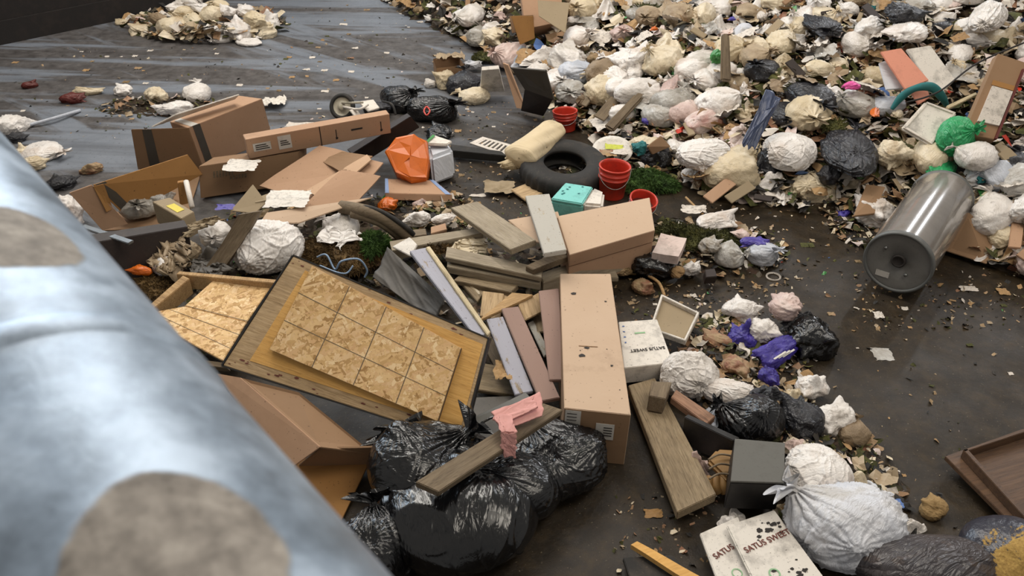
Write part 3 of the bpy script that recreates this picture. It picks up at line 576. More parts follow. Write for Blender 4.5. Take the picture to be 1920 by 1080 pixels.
def heap_bags():
    pts = []; tries = 0
    while len(pts) < 440 and tries < 60000:
        tries += 1; px, py = rnd.uniform(690, 1960), rnd.uniform(-25, 520)
        if any(a < px < b and c < py < d for a, b, c, d in AVOID): continue
        h = hit_heap(px, py)
        if h.z < 0.04 or heap_d(h.x, h.y) < 0.05: continue
        md = 15 + 12 * min(1, max(0, (py + 30) / 300))
        if any((px - a) ** 2 + ((py - b) * 1.15) ** 2 < md * md for a, b, *_ in pts): continue
        pts.append((px, py, h, md))
    mats = ['bag_white', 'bag_cream', 'bag_pink', 'bag_clear', 'bag_tan', 'bag_blue', 'bag_dirtyblack']; wts = [46, 18, 8, 12, 3, 6, 9]
    big = 0
    for i, (px, py, h, md) in enumerate(pts):
        s = FPX / (h - Vector((0, 0, CH))).dot(FW); _, lm = min(((px - c[0]) ** 2 + (py - c[1]) ** 2, s_) for c, s_ in LANDM); k = rnd.random()
        if k < 0.44 and big < 178:
            big += 1; m = rnd.choices(mats, wts)[0]; w = md * rnd.uniform(2.1, 3.8); hh = w * rnd.uniform(0.6, 0.85); tied = rnd.random() < 0.65
            lab = f"{CNAME[m]} bag, {'tied' if tied else 'crumpled'}, {lm}"
            bag(px, py, w, hh, m, surf=h + Vector((0, 0, hh / s * 0.22)), ang=rnd.uniform(-50, 60), style='t' if tied else rnd.choice('dld'), label=lab, group=lab.replace(' bag,', ' bags,'))
        elif k < 0.78:
            m, nm = rnd.choice((('bag_white', 'white'), ('bag_white', 'white'), ('bag_cream', 'cream'), ('bag_clear', 'grey'), ('food', 'food stained'), ('bag_pink', 'pinkish'))); w = md * rnd.uniform(1.0, 1.7); lab = f'{nm} crumpled wrapping lump, {lm}'
            bag(px, py, w, w * rnd.uniform(0.5, 0.8), m, surf=h + Vector((0, 0, 0.04)), ang=rnd.uniform(-60, 60), style=rnd.choice('ddl'), label=lab, group=lab.replace('lump', 'lumps'), cat='wrapping', name='crumpled_wrapping')
        elif k < 0.91:
            m, nm = rnd.choice((('paper_white', 'white paper'), ('paper_tan', 'tan paper'), ('bag_tan', 'brown paper'), ('bag_clear', 'grey film'))); w = md * rnd.uniform(1.4, 2.4); lab = f'torn {nm} sheet, {lm}'
            scrap(px, py, w, w * .7, m, surf=h + Vector((0, 0, 0.1)), tilt=0.4, ang=rnd.uniform(0, 360), label=lab, cat='torn sheet', group=lab.replace('sheet', 'sheets'), name='torn_sheet', flat=1.2)
        elif k < 0.97:
            w = md * rnd.uniform(.6, 1.3); a = rnd.uniform(0, 3.14); ca, sa = math.cos(a) * w, math.sin(a) * w; m = rnd.choice(('card_tan', 'card_brown', 'wood_brown', 'dark_brown', 'card_grey')); lab = f"broken {'dark' if m == 'dark_brown' else 'brown' if m != 'card_grey' else 'grey'} board piece, {lm}"
            slab('board_piece', facing(px, py, 0.18, [(px - ca - sa*.4, py - sa*.8 + ca*.3), (px + ca - sa*.4, py + sa*.8 + ca*.3), (px + ca + sa*.4, py + sa*.8 - ca*.3), (px - ca + sa*.4, py - sa*.8 - ca*.3)], rnd.uniform(.2, .8)), .02, m, label=lab, cat='board', group=lab.replace('piece', 'pieces'))
        else:
            m, nm = rnd.choice((('green_plastic', 'green'), ('red_plastic', 'red'), ('blue_paper', 'blue'), ('purple_film', 'purple'), ('teal_cloth', 'teal'), ('orange_plastic', 'orange'))); lab = f'small {nm} plastic wrapper, {lm}'
            bag(px, py, md * .8, md * .5, m, surf=h + Vector((0, 0, .12)), style='l', label=lab, cat='wrapper', group=lab.replace('wrapper', 'wrappers'), name='wrapper')
heap_bags()
def heap_shards():
    r = random.Random(4); pts = []
    while len(pts) < 7500:
        px, py = r.uniform(680, 1960), r.uniform(-30, 540); h = hit_heap(px, py)
        if h.z > 0.01: pts.append(h + Vector((0, 0, r.uniform(-0.02, 0.08))))
    shard_field('refuse_scraps', pts, 'countless small scraps of paper, food and plastic covering the big heap', 0.015, 0.085, seed=9)
heap_shards()

# ---- marked single things on the heap
def hp(px, py, off=0.0): return hit_heap(px, py, off)
def on_heap(*c, off=0.12): return [hit_heap(x, y, off + (k[0] if k else 0)) for x, y, *k in c]
def board_on(name, cs, t, mat, label, cat, z0=None, **k):
    return slab(name, on_heap(*cs), t, mat, label=label, cat=cat, **k)
# salmon board, white boards
slab('foam_board', facing(1720, 140, 0.35, [(1700, 92), (1745, 85), (1792, 150), (1758, 180)], 0.7), 0.03, 'white_card', label='white dented board under the salmon pink board on the heap', cat='board')
slab('foam_board', facing(1720, 145, 0.42, [(1651, 97), (1690, 90), (1742, 150), (1697, 167)], 0.7), 0.02, 'salmon', label='flat salmon pink board lying on top of the heap', cat='board')
slab('foam_board', facing(1670, 150, 0.33, [(1648, 118), (1665, 112), (1700, 165), (1662, 168)], 0.7), 0.02, 'bag_blue', label='pale blue board under the left edge of the salmon board', cat='board')
slab('foam_board', facing(1712, 178, 0.3, [(1706, 168), (1735, 160), (1745, 182), (1722, 196)], 0.7), 0.02, 'salmon', label='small salmon pink board piece below the larger salmon board', cat='board')
def white_tray():
    q = facing(1735, 232, 0.35, [(1690, 240), (1735, 190), (1795, 212), (1748, 274)], 0.6); t = root('foam_tray', q[0], 'large stained white tray with rounded corners right of heap centre', 'tray')
    slab('tray_base', q, 0.035, 'white_card', t, bevel=0.012); 
    for a, b in ((0.05, 0.0), (0.9, 0.0)): sheet('rim', sub_quad(q, 0.04, a, 0.96, a + 0.05, 0.012), 'white_paint', t, t=0.012)
    for a in (0.02, 0.93): sheet('rim', sub_quad(q, a, 0.05, a + 0.05, 0.95, 0.012), 'white_paint', t, t=0.012)
white_tray()
tube('teal_rag', [hp(1672, 205, .2), hp(1690, 182, .3), hp(1715, 166, .4), hp(1745, 163, .42), hp(1765, 180, .35), hp(1775, 198, .25)], 0.032, 'teal_cloth', label='twisted dark teal rag draped below the salmon board', cat='rag', radii=[0.5, 1.1, 0.9, 1.3, 1.2, 0.6])
bag(1792, 262, 44, 90, 'bag_green', surf=hp(1790, 262, 0.25), style='f', seed=2, ang=0, label='bright green plastic bag hanging right of the white tray', spin=1.0)
bag(1765, 315, 80, 26, 'bag_green', surf=hp(1765, 318, 0.12), ang=12, style='l', label='green plastic bag tail lying behind the grey tank', spin=0.4)
bag(1592, 288, 152, 60, 'bag_dirtyblack', surf=hp(1592, 288, 0.25), ang=38, style='f', seed=0, spin=2.0, label='large glossy black trash bag sagging at the foot of the heap')
bag(1557, 335, 34, 46, 'bag_dirtyblack', surf=hp(1555, 330, 0.15), style='l', label='torn hanging tail end of the black bag at the heap foot')
bag(1535, 352, 130, 72, 'bag_cream', z=0.0, style='f', seed=4, spin=0.3, label='fat cream tied trash bag resting on the floor at the heap foot')
bag(1480, 282, 100, 82, 'bag_white', surf=hp(1480, 285, 0.12), style='f', seed=3, label='bulging white bag with brown stains left of the black bag', spin=1.2)
bag(1322, 288, 96, 60, 'bag_white', surf=hp(1322, 290, 0.22), ang=35, style='f', seed=1, label='white pointed plastic sack reaching toward the floor behind the red buckets', spin=4.1)
bag(1415, 330, 95, 60, 'bag_clear', z=0.0, style='l', label='grey muddy plastic film bag on the floor below the navy sheet')
bag(1850, 32, 120, 50, 'bag_white', surf=hp(1850, 34, 0.3), ang=18, style='f', seed=5, label='long bright white bag in the top right corner', spin=0.2)
bag(1834, 292, 78, 64, 'bag_white', surf=hp(1834, 296, 0.25), style='t', seed=3, label='clean white tied bag behind the grey tank, under the leaning cardboard')
bag(1836, 350, 74, 66, 'bag_white', z=0.15, style='t', seed=4, label='white bag with red writing-like stains just right of the tank top')
bag(1670, 290, 62, 62, 'bag_cream', surf=hp(1670, 292, 0.2), style='l', seed=5, label='square cream foam-like bag right of the large black bag')
bag(1690, 45, 110, 40, 'bag_dirtyblack', surf=hp(1690, 25, 0.25), ang=0, style='l', label='torn black plastic sheet at the top edge of the heap')
bag(1700, 62, 115, 36, 'bag_white', surf=hp(1700, 60, 0.3), ang=12, style='l', label='grey white rolled plastic bundle below the torn black sheet')
bag(1540, 50, 90, 30, 'bag_dirtyblack', surf=hp(1545, 50, 0.2), ang=-8, style='l', label='dark flattened plastic bag at the top centre of the heap')
moss_clump(1540, 160, 110, 50, 'moss', 0, 'dark green mossy grass clump on the heap left of the salmon board', n=260, surf=hp(1540, 165, 0.0), seed=4)
moss_clump(1380, 190, 60, 60, 'moss', 0, 'dark mossy clump on the heap left of the navy plastic sheet', n=200, surf=hp(1380, 195, 0.0), seed=5)
moss_clump(1560, 235, 70, 40, 'moss', 0, 'mossy turf clump just above the large black heap bag', n=200, surf=hp(1560, 235, 0.05), seed=6)
moss_clump(1165, 80, 60, 34, 'moss', 0, 'small dark moss clump high on the left of the heap', n=160, surf=hp(1215, 20, 0.05), seed=7)
moss_clump(918, 108, 66, 26, 'moss', 0, 'green leafy scraps clump beyond the small cardboard box', n=200, surf=P(918, 108, 0.05), seed=8)
drape('plastic_sheet', facing(1420, 225, 0.4, [(1392, 262), (1396, 276), (1462, 186), (1436, 170)], 0.8), 'navy_film', .05, .03, label='folded navy blue plastic sheet standing on the heap', cat='plastic sheet', seed=2, k=4)
drape('plastic_sheet', facing(1420, 225, 0.34, [(1396, 268), (1414, 284), (1462, 190), (1445, 178)], 0.8), 'navy_film', .05, .03, label='lower fold of navy plastic sheet on the heap slope', cat='plastic sheet', seed=5, k=4)
def leaning_box():
    q = facing(1860, 190, 0.5, [(1808, 250), (1872, 100), (1925, 118), (1868, 262)], 0.75); t = root('cardboard_box', q[0], 'tall open cardboard box with yellow edged inside, leaning on the heap at right', 'box')
    slab('box_body', q, 0.10, 'card_brown', t, bevel=0.003)
    sheet('yellow_strip', sub_quad(q, 0.62, 0.18, 0.68, 1.0, 0.006), 'card_ochre', t); sheet('foam_liner', sub_quad(q, 0.16, 0.22, 0.6, 0.9, 0.02), 'paper_white', t, t=0.02)
    sheet('side_flap', sub_quad(q, 0.0, 0.92, 0.9, 1.0, 0.02), 'red_dark', t, t=0.03)
leaning_box()
slab('wood_stake', facing(1800, 185, 0.4, [(1775, 198), (1830, 172), (1833, 177), (1778, 204)], 0.5), 0.03, 'wood_cream', label='thin pale wooden stake beside the leaning cardboard box', cat='stake')
tube('black_cable', [hp(1700, 192, .3), hp(1760, 172, .5), hp(1830, 120, .55), hp(1920, 80, .4)], 0.008, 'ink', label='thin black cable crossing the heap near the right edge', cat='cable')
bag(1598, 161, 28, 17, 'hot_pink', surf=hp(1598, 161, 0.25), style='l', seed=2, label='small hot pink plastic ball on the heap', cat='toy ball', name='plastic_ball', ang=20)
bag(1640, 212, 34, 12, 'orange_plastic', surf=hp(1640, 212, 0.2), style='l', label='orange crumpled plastic scrap above the black bag', cat='litter', name='plastic_scrap', ang=20)
bag(1344, 108, 18, 32, 'green_plastic', surf=hp(1344, 108, 0.25), style='l', label='bright green plastic scrap high on the heap', cat='litter', name='plastic_scrap')
slab('tree_branch', facing(1365, 110, 0.4, [(1352, 150), (1354, 62), (1368, 62), (1372, 152)], 0.9), 0.06, 'wood_brown', label='upright brown wooden post on the heap near the green scrap', cat='post', bevel=0.02)
slab('tree_branch', facing(1160, 190, 0.3, [(1133, 235), (1215, 150), (1226, 160), (1150, 245)], 0.6), 0.06, 'wood_brown', label='thick brown log lying on the heap above the red bucket', cat='log', bevel=0.025)
# boxes at the heap's left end
def heap_cartons():
    q = facing(1010, 15, 0.35, [(985, 55), (975, -25), (1052, -30), (1055, 40)], 0.9); t = root('cardboard_box', q[0], 'big open tan cardboard box at the top of the heap left end', 'box')
    slab('box_body', q, 0.3, 'card_tan', t); slab('box_flap', facing(1045, 40, 0.4, [(1010, 30), (1008, 0), (1068, 5), (1060, 62)], 0.7), 0.01, 'card_grey', t)
    slab('cardboard_sheet', facing(978, 55, 0.3, [(955, 30), (1000, 28), (998, 55), (960, 62)], 1.2), 0.02, 'card_brown', label='brown cardboard sheet folded over below the big heap box', cat='cardboard')
    slab('cardboard_sheet', facing(980, 65, 0.3, [(958, 30), (1000, 30), (1003, 72), (975, 84)], 1.35), 0.02, 'card_ochre', label='ochre cardboard flap hanging upright at the left end of the heap', cat='cardboard')
    # small box with brown paper in it
    q = Q((812, 110, .18), (858, 103, .18), (870, 122, .18), (818, 128, .18)); t = root('cardboard_box', q[0], 'small square cardboard box with crumpled brown paper left of the heap', 'box')
    slab('box_body', q, .18, 'card_brown', t, down=Vector((0, 0, -.18)), open_top=True); adopt(scrap(843, 112, 50, 28, 'bag_tan', z=.12, seed=3, name='packing_paper', flat=1.3), t)
heap_cartons()
# dark boards and junk between the heap and the open floor
slab('broken_board', Q((960, 125, .75), (1025, 130, .8), (1040, 185, .45), (985, 165, .45)), 0.02, 'dark_sheet', label='dark broken furniture board leaning up at the heap left foot', cat='board')
slab('broken_board', Q((985, 165, .45), (1040, 180, .45), (1020, 215, .05), (978, 205, .05)), 0.02, 'dark_brown', label='lower dark brown board under the broken furniture board', cat='board')
slab('broken_board', Q((942, 118, .5), (952, 122, .5), (985, 205, .05), (968, 203, .05)), 0.03, 'card_tan', label='narrow tan cardboard strip beside the dark broken board', cat='cardboard')
slab('foam_board', Q((903, 125, .45), (935, 122, .45), (945, 165, .1), (900, 165, .1)), 0.05, 'white_card', label='white foam packing piece with dark marks behind black bags', cat='foam')
bag(868, 158, 76, 46, 'bag_dirtyblack', z=0, style='t', label='dark grey bag behind the beige bag near the small box')
bag(838, 152, 34, 44, 'bag_cream', z=0, style='l', label='cream bag squeezed left of the dark grey bag')
bag(890, 182, 62, 38, 'bag_cream', z=0, style='t', label='beige tied bag in front of the white foam packing piece')
bag(806, 158, 24, 20, 'bag_white', z=0, style='l', label='tiny white bag left of the cream and dark bags')
bag(885, 122, 36, 20, 'bag_blue', z=0.05, style='l', label='small blue and white wrapper bag beyond the dark grey bag')
bag(925, 82, 62, 26, 'bag_white', z=0.02, style='l', label='white crumpled bag beyond the green leafy clump')
bag(855, 50, 44, 24, 'bag_cream', z=0.02, style='l', label='cream bag on the far floor at the thin end of the heap')
bag(745, 188, 96, 50, 'bag_black', z=0, style='k', seed=0, spin=1.0, label='left glossy black bag beside the toy motorbike')
bag(815, 205, 96, 62, 'bag_black', z=0, style='k', seed=2, spin=3.0, label='larger round black bag with a red tie, right of the toy motorbike')
tube('bag_tie', [P(795, 208, .28), P(800, 200, .3), P(806, 208, .28), P(800, 216, .26)], 0.008, 'red_plastic', label='red loop tie on the round black bag', cat='bag tie', closed=True)
bag(825, 250, 60, 32, 'bag_black', z=0, style='l', label='small flat black bag above the clear plastic jug')
# toy motorbike with its wheel
def toy_bike():
    c = P(642, 200, 0.14); t = root('toy_motorbike', P(642, 212), 'small toy motorbike lying on its side with a spoked front wheel', 'toy motorbike')
    d = (Vector((0, 0, CH)) - c); ax = Vector((-0.15, -0.8, 0.45)).normalized(); mw = Matrix.Translation(c) @ ax.to_track_quat('Z', 'Y').to_matrix().to_4x4()
    prof = [(0.10, -0.02), (0.112, -0.03), (0.13, -0.028), (0.142, -0.014), (0.145, 0), (0.142, 0.014), (0.13, 0.028), (0.112, 0.03), (0.10, 0.02), (0.10, -0.02)]
    w = lathe('wheel', prof, 'black_rubber', mw, t); 
    h = lathe('wheel_hub', [(0.0, 0.03), (0.035, 0.03), (0.04, 0.02), (0.045, 0.006), (0.095, 0.004), (0.1, 0.012), (0.1, -0.012), (0.04, -0.01), (0, -0.02)], 'hub_cream', mw, t, n=32)
    tube('fork', [c, P(672, 205, 0.22), P(690, 196, 0.25)], 0.014, 'white_paint', t); tube('fork', [c + Vector((0, 0, 0.04)), P(680, 192, 0.28)], 0.012, 'hub_cream', t)
    bo = bag(705, 205, 64, 30, 'bag_dirtyblack', z=0.02, style='l', seed=4, name='fairing'); adopt(bo, t)
    slab('side_panel', Q((672, 190, .25), (700, 186, .25), (712, 202, .2), (690, 208, .2)), 0.02, 'white_paint', t)
    slab('side_panel', Q((655, 206, .2), (668, 203, .2), (682, 222, .12), (670, 224, .12)), 0.02, 'white_paint', t)
    tube('handlebar', [P(718, 190, .25), P(735, 196, .3), P(742, 215, .22)], 0.012, 'black_rubber', t)
toy_bike()

# ================================================================ FAR SMALL PILE of bags by the wall
def far_pile():
    spec = [(268, 55, 46, 18, 'bag_cream'), (300, 38, 40, 20, 'bag_tan'), (322, 48, 44, 32, 'bag_cream'), (345, 25, 40, 22, 'bag_cream'), (330, 14, 36, 18, 'bag_white'), (368, 12, 50, 16, 'bag_white'), (395, 28, 42, 28, 'bag_cream'), (362, 42, 40, 28, 'bag_cream'),
            (385, 50, 30, 26, 'bag_tan'), (405, 55, 46, 28, 'bag_white'), (425, 22, 36, 22, 'bag_white'), (440, 42, 36, 18, 'bag_cream'), (448, 62, 48, 34, 'bag_white'), (478, 40, 40, 28, 'bag_cream'), (505, 46, 30, 30, 'bag_white'), (492, 62, 46, 26, 'bag_cream'), (418, 74, 34, 14, 'bag_white'),
            (465, 78, 60, 12, 'bag_white'), (380, 62, 30, 14, 'bag_blue'), (350, 60, 34, 14, 'bag_cream'), (265, 34, 30, 10, 'bag_tan'), (228, 42, 24, 9, 'bag_cream'), (350, 2, 40, 14, 'bag_white'), (408, 8, 34, 14, 'bag_cream'), (460, 20, 34, 18, 'bag_white')]
    for px, py, w, h, m in spec:
        z = max(0.0, (62 - py) / 100 * 0.6) if 290 < px < 500 else 0
        side = 'left part' if px < 340 else ('middle' if px < 430 else 'right part')
        lab = f'{CNAME[m]} bag in the {side} of the small far pile by the dark wall'
        bag(px, py, w * 1.1, h * 1.25, m, z=z, ang=rnd.uniform(-20, 20), style=rnd.choice('tl'), label=lab, group=lab.replace(' bag in', ' bags in'))
    r = random.Random(8); pts = []
    for _ in range(500):
        a, q = r.uniform(0, 6.28), math.sqrt(r.random()); px, py = 385 + 155 * q * math.cos(a), 45 + 34 * q * math.sin(a); pts.append(P(px, py, 0.02 + 0.25 * (1 - q)))
    shard_field('pile_scraps', pts, 'small torn scraps mixed in with the far pile of bags', 0.02, 0.10, seed=2)
far_pile()

# ---- low mounds of loose refuse that carry the things lying on them
def mound(cx, cy, rx, ry, h, label, seed=1, shards=300, smax=0.055, w=[9, 6, 12, 4, 26, 9, 22, 14, .3, .3, .4, 2]):
    c = P(cx, cy); s = ppm(cx, cy); a, b = rx / s, ry / s / 0.62; n = 36; r = np.random.RandomState(seed); vs, fs = [], []
    def zf(u, v): q = min(1, math.hypot(u, v)); return h * (1 - q * q) * (0.75 + 0.25 * math.sin(u * 5 + seed) * math.sin(v * 6 + seed * 2))
    for j in range(n + 1):
        for i in range(n + 1):
            u, v = i / n * 2 - 1, j / n * 2 - 1
            q = max(abs(u), abs(v)) / max(1e-6, math.hypot(u, v)); u2, v2 = u * q, v * q      # square to disc
            wob = 1 + 0.14 * math.sin(math.atan2(v2, u2) * 5 + seed) + 0.08 * math.sin(math.atan2(v2, u2) * 11 + seed)
            vs.append((u2 * a * wob, v2 * b * wob, zf(u2, v2) + r.uniform(-0.012, 0.02) * (0 if max(abs(u), abs(v)) > 0.97 else 1) - 0.004))
    fs = [(j*(n+1)+i, j*(n+1)+i+1, (j+1)*(n+1)+i+1, (j+1)*(n+1)+i) for j in range(n) for i in range(n)]
    o = link('refuse_mound', mesh('refuse_mound', vs, fs, 'muck', True), loc=c); setp(o, label, 'refuse', kind='stuff')
    if shards:
        pts = []
        for _ in range(shards):
            t, q = r.uniform(0, 6.283), math.sqrt(r.rand()) * 1.08; u, v = q * math.cos(t), q * math.sin(t); pts.append((c.x + u * a, c.y + v * b, zf(u, v) + 0.01))
        shard_field('loose_scraps', pts, 'small loose scraps scattered over ' + label.split(' mound')[0] + ' mound', 0.012, smax, seed=seed, w=w)
mound(880, 560, 250, 130, 0.12, 'dark mound of loose refuse below the broken lumber', 3, 450)
mound(600, 430, 190, 90, 0.16, 'brown mound of refuse below the flattened cardboard', 5, 400)
mound(470, 560, 170, 110, 0.05, 'muddy mound of refuse under the chipboard frame', 6, 200)
mound(1300, 465, 165, 60, 0.10, 'mossy mound of refuse between the beige carton and the floor', 7, 500)
mound(1400, 700, 110, 110, 0.07, 'wet mound of kitchen refuse right of the plank', 8, 650)
mound(1560, 900, 120, 110, 0.08, 'wet mound of paper and food refuse around the white bags', 9, 450)
mound(1170, 315, 120, 60, 0.10, 'brown mound of refuse around the tire and buckets', 10, 450)
mound(790, 400, 110, 50, 0.04, 'thin mound of scraps right of the cardboard', 12, 350)
mound(1640, 430, 80, 50, 0.05, 'thin mound of scraps left of the grey tank', 13, 300)
mound(300, 200, 110, 30, 0.02, 'thin mound of dirt behind the big cardboard box', 14, 120)

# ================================================================ CARDBOARD at left
def big_box():
    top = Q((352, 240, .5), (492, 185, .5), (440, 178, .5), (318, 228, .5)); dn = P(385, 308, 0) - top[0]
    dn = Vector((dn.x * .6, dn.y * .6, -.5)); t = root('cardboard_box', top[0] + dn, 'big square cardboard box with raised lid and dark tape, far left', 'box')
    slab('box_body', top, .5, 'card_tan', t, down=dn)
    fr = [top[0], top[1], top[1] + dn, top[0] + dn]; sheet('tape', sub_quad(fr, 0.06, 0, 0.15, 1), 'tape_dark', t)
    fl = [P(245, 243, .5), top[0], top[0] + dn, P(258, 318, .02)]; slab('side_flap', fl, 0.012, 'card_brown', t, down=Vector((.01, .012, 0)))
    sheet('tape', sub_quad(fl, 0.2, 0, 0.36, 1), 'tape_dark', t); 
    slab('lid_flap', Q((283, 237, .52), (330, 213, .62), (448, 176, .62), (440, 184, .55)), 0.012, 'white_card', t)
    sheet('tape', sub_quad(top, 0.04, 0, 0.13, 0.9), 'label_white', t)
big_box()
def long_box():
    top = Q((460, 262, .55), (730, 214, .62), (724, 206, .6), (455, 252, .53)); dn = P(468, 298, .35) - top[0]; t = root('cardboard_box', top[0] + dn, 'long flat cardboard box with two shipping labels and printed arrows', 'box')
    slab('box_body', top, .2, 'card_tan', t, down=dn); f = [top[0], top[1], top[1] + dn, top[0] + dn]
    sheet('seam', sub_quad(f, 0.500, 0, 0.506, 1), 'ink', t)
    for a, b in ((0.04, 0.16), (0.21, 0.30)):
        l = sheet('shipping_label', sub_quad(f, a, .28 if a < .1 else .12, b, .68 if a < .1 else .8), 'label_white', t)
        for k in range(3): sheet('print', sub_quad(f, a + .015, .36 + k * .1, b - .03 + .01 * k, .40 + k * .1, .0062), 'ink', l)
    for a in (0.61, 0.93): sheet('arrow', sub_quad(f, a, .3, a + .006, .8), 'ink', t); blot('arrow_head', f, a + .003, .74, .014, 'ink', t, 3)
    sheet('print', sub_quad(f, .72, .42, .80, .5), 'ink', t)
long_box()
slab('wood_plank', Q((660, 288, .15), (770, 218, .5), (763, 212, .5), (650, 280, .15)), .16, 'dark_brown', label='dark brown narrow board propped at the long flat box end', cat='board')
def open_box():
    t = root('cardboard_box', P(260, 440), 'large open cardboard box, ochre as if lit through, holding plastic film, left by the pipe', 'box')
    back = Q((175, 347, .45), (352, 290, .45), (380, 327, .25), (235, 405, .10)); slab('back_panel', back, .014, 'card_ochre', t, bevel=.002)  # ochre of the inner panels stands for light coming through the cardboard
    sheet('tape', sub_quad(back, .02, 0, .12, .95), 'tape_dark', t)
    slab('end_panel', Q((130, 362, .42), (172, 347, .45), (240, 420, .04), (192, 432, .04)), .014, 'card_tan', t, bevel=.002)
    slab('bottom_panel', Q((190, 432, .01), (345, 425, .01), (375, 330, .03), (235, 380, .03)), .01, 'card_brown', t, bevel=.002)
    slab('corner_flap', Q((175, 350, .44), (195, 345, .44), (212, 392, .20), (200, 398, .2)), .01, 'card_ochre', t, bevel=.002)
open_box()
bag(262, 386, 70, 60, 'bag_clear', z=.05, style='t', seed=2, label='frosted clear plastic bag inside the open ochre box')
bag(300, 372, 50, 40, 'bag_clear', z=.08, style='l', seed=7, label='loose clear plastic film behind the small box with yellow sticker')
def sticker_box():
    top = Q((285, 378, .34), (318, 370, .34), (364, 397, .30), (340, 410, .30)); t = root('cardboard_box', top[3] + Vector((0, 0, -.25)), 'small narrow cardboard carton with a yellow sticker on top', 'box')
    slab('box_body', top, .2, 'card_grey', t, down=Vector((0, 0, -.2))); sheet('sticker', sub_quad(top, .25, .35, .75, .75), 'sticker_yellow', t)
sticker_box()
tube('plastic_pipe', [P(349, 340, .42), P(360, 388, .3)], .022, 'white_paint', label='short white plastic pipe standing beside the yellow sticker carton', cat='pipe')
slab('wood_block', Q((333, 343, .40), (346, 341, .4), (353, 382, .2), (338, 385, .2)), .05, 'card_ochre', label='brown upright cardboard strip left of the white plastic pipe', cat='cardboard')
def low_box():
    top = Q((372, 312, .32), (500, 285, .36), (530, 270, .34), (400, 295, .3)); dn = P(376, 372, .02) - top[0]; t = root('cardboard_box', top[0] + dn, 'long crushed brown cardboard box with faded print behind the open box', 'box')
    top[1] = P(560, 285, .36); top[2] = P(575, 272, .34); slab('box_body', top, .25, 'card_brown', t, down=dn); f = [top[0], top[1], top[1] + dn, top[0] + dn]
    for k in range(7): sheet('print', sub_quad(f, .14 + k * .03, .22, .157 + k * .03, .42), 'wood_brown', t)
    for k in range(6): sheet('print', sub_quad(f, .30 + k * .03, .42, .317 + k * .03, .55), 'wood_brown', t)
low_box()
scrap(452, 312, 62, 34, 'white_card', z=.36, seed=2, label='torn white paper piece on the crushed brown box', cat='paper', flat=.4)
slab('furniture_board', Q((165, 440, .36), (345, 412, .36), (352, 425, .34), (175, 455, .34)), .34, 'dark_brown', label='low dark brown furniture panel standing beside the pipe', cat='panel', down=Vector((.02, -.10, -.34)))
slab('metal_strip', Q((150, 425, .3), (160, 420, .3), (250, 450, .38), (240, 456, .38)), .02, 'steel', label='thin grey metal strip on top of the dark panel', cat='strip')
# flattened sheets
def flat_sheets():
    L = [([(488, 348, .22), (600, 272, .42), (720, 305, .38), (640, 395, .22)], 'card_tan', 'wide flattened cardboard sheet with a shaded upper fold'),
         ([(560, 395, .27), (640, 318, .40), (712, 330, .36), (668, 380, .26)], 'card_tan', 'overlapping flattened cardboard flap with frayed right edge'),
         ([(575, 355, .30), (690, 290, .42), (697, 300, .42), (600, 372, .30)], 'card_pale', 'narrow cardboard strip on top of the flattened sheets'),
         ([(600, 300, .36), (640, 283, .42), (698, 292, .42), (650, 330, .36)], 'card_brown', 'shaded brown cardboard flap at the top of the flattened sheets')]
    for c, m, lab in L: slab('cardboard_sheet', Q(*c), .012, m, label=lab, cat='cardboard', sub=3, rough=.006, seed=len(lab))
flat_sheets()
slab('plywood_strip', Q((487, 417, .34), (500, 398, .36), (700, 369, .40), (560, 418, .33)), .012, 'card_beige', label='long tapering beige board across the flattened cardboard', cat='board')
slab('cardboard_sheet', Q((432, 395, .3), (474, 345, .42), (500, 380, .32), (478, 400, .28)), .012, 'card_grey', label='small folded grey cardboard piece standing left of the white paper', cat='cardboard')
slab('cardboard_box', Q((476, 372, .34), (508, 360, .36), (522, 372, .34), (478, 380, .33)), .08, 'card_grey', label='little grey carton tucked behind the white crumpled paper', cat='box')
scrap(538, 375, 84, 44, 'white_card', z=.38, seed=4, label='torn white crumpled paper plate on flattened cardboard', cat='paper', flat=.7)
scrap(424, 389, 36, 14, 'purple_film', z=.30, seed=6, label='dark purple wrapper scrap near the folded grey cardboard', cat='wrapper')
# orange container, clear jug
def orange_can():
    O = [(722, 282), (742, 258), (775, 250), (800, 264), (806, 300), (800, 333), (770, 338), (742, 322)]
    c = P(765, 295, .32); n = Vector((.05, -.62, .78)).normalized(); o = Vector((0, 0, CH)); pts = []
    for x, y in O: d = ray(x, y); pts.append(o + d * ((c - o).dot(n) / d.dot(n)))
    cen = sum(pts, Vector()) / 8; vs = []; rows = [(.9, -.22), (.97, -.19), (1.0, -.10), (1.0, -.035), (.985, -.015), (.95, 0.0), (.86, .004), (.45, .006), (.0, .007)]
    for s, h in rows: vs += [(p - cen) * s + n * h for p in pts]
    fs = [tuple(range(8))[::-1]] + [(j*8+k, j*8+(k+1) % 8, (j+1)*8+(k+1) % 8, (j+1)*8+k) for j in range(8) for k in range(8)]
    me = mesh('orange_container', vs, fs, 'orange_plastic', True); ob = link('plastic_container', me, loc=cen); setp(ob, 'dented orange plastic container lying on its side beside the cardboard', 'container')
    me.polygons.foreach_set('use_smooth', [False] * len(me.polygons))
    for v in me.vertices[8:]: v.co += Vector((math.sin(v.index * 1.7), math.sin(v.index * 2.9), math.sin(v.index * 3.3))) * .008
orange_can()
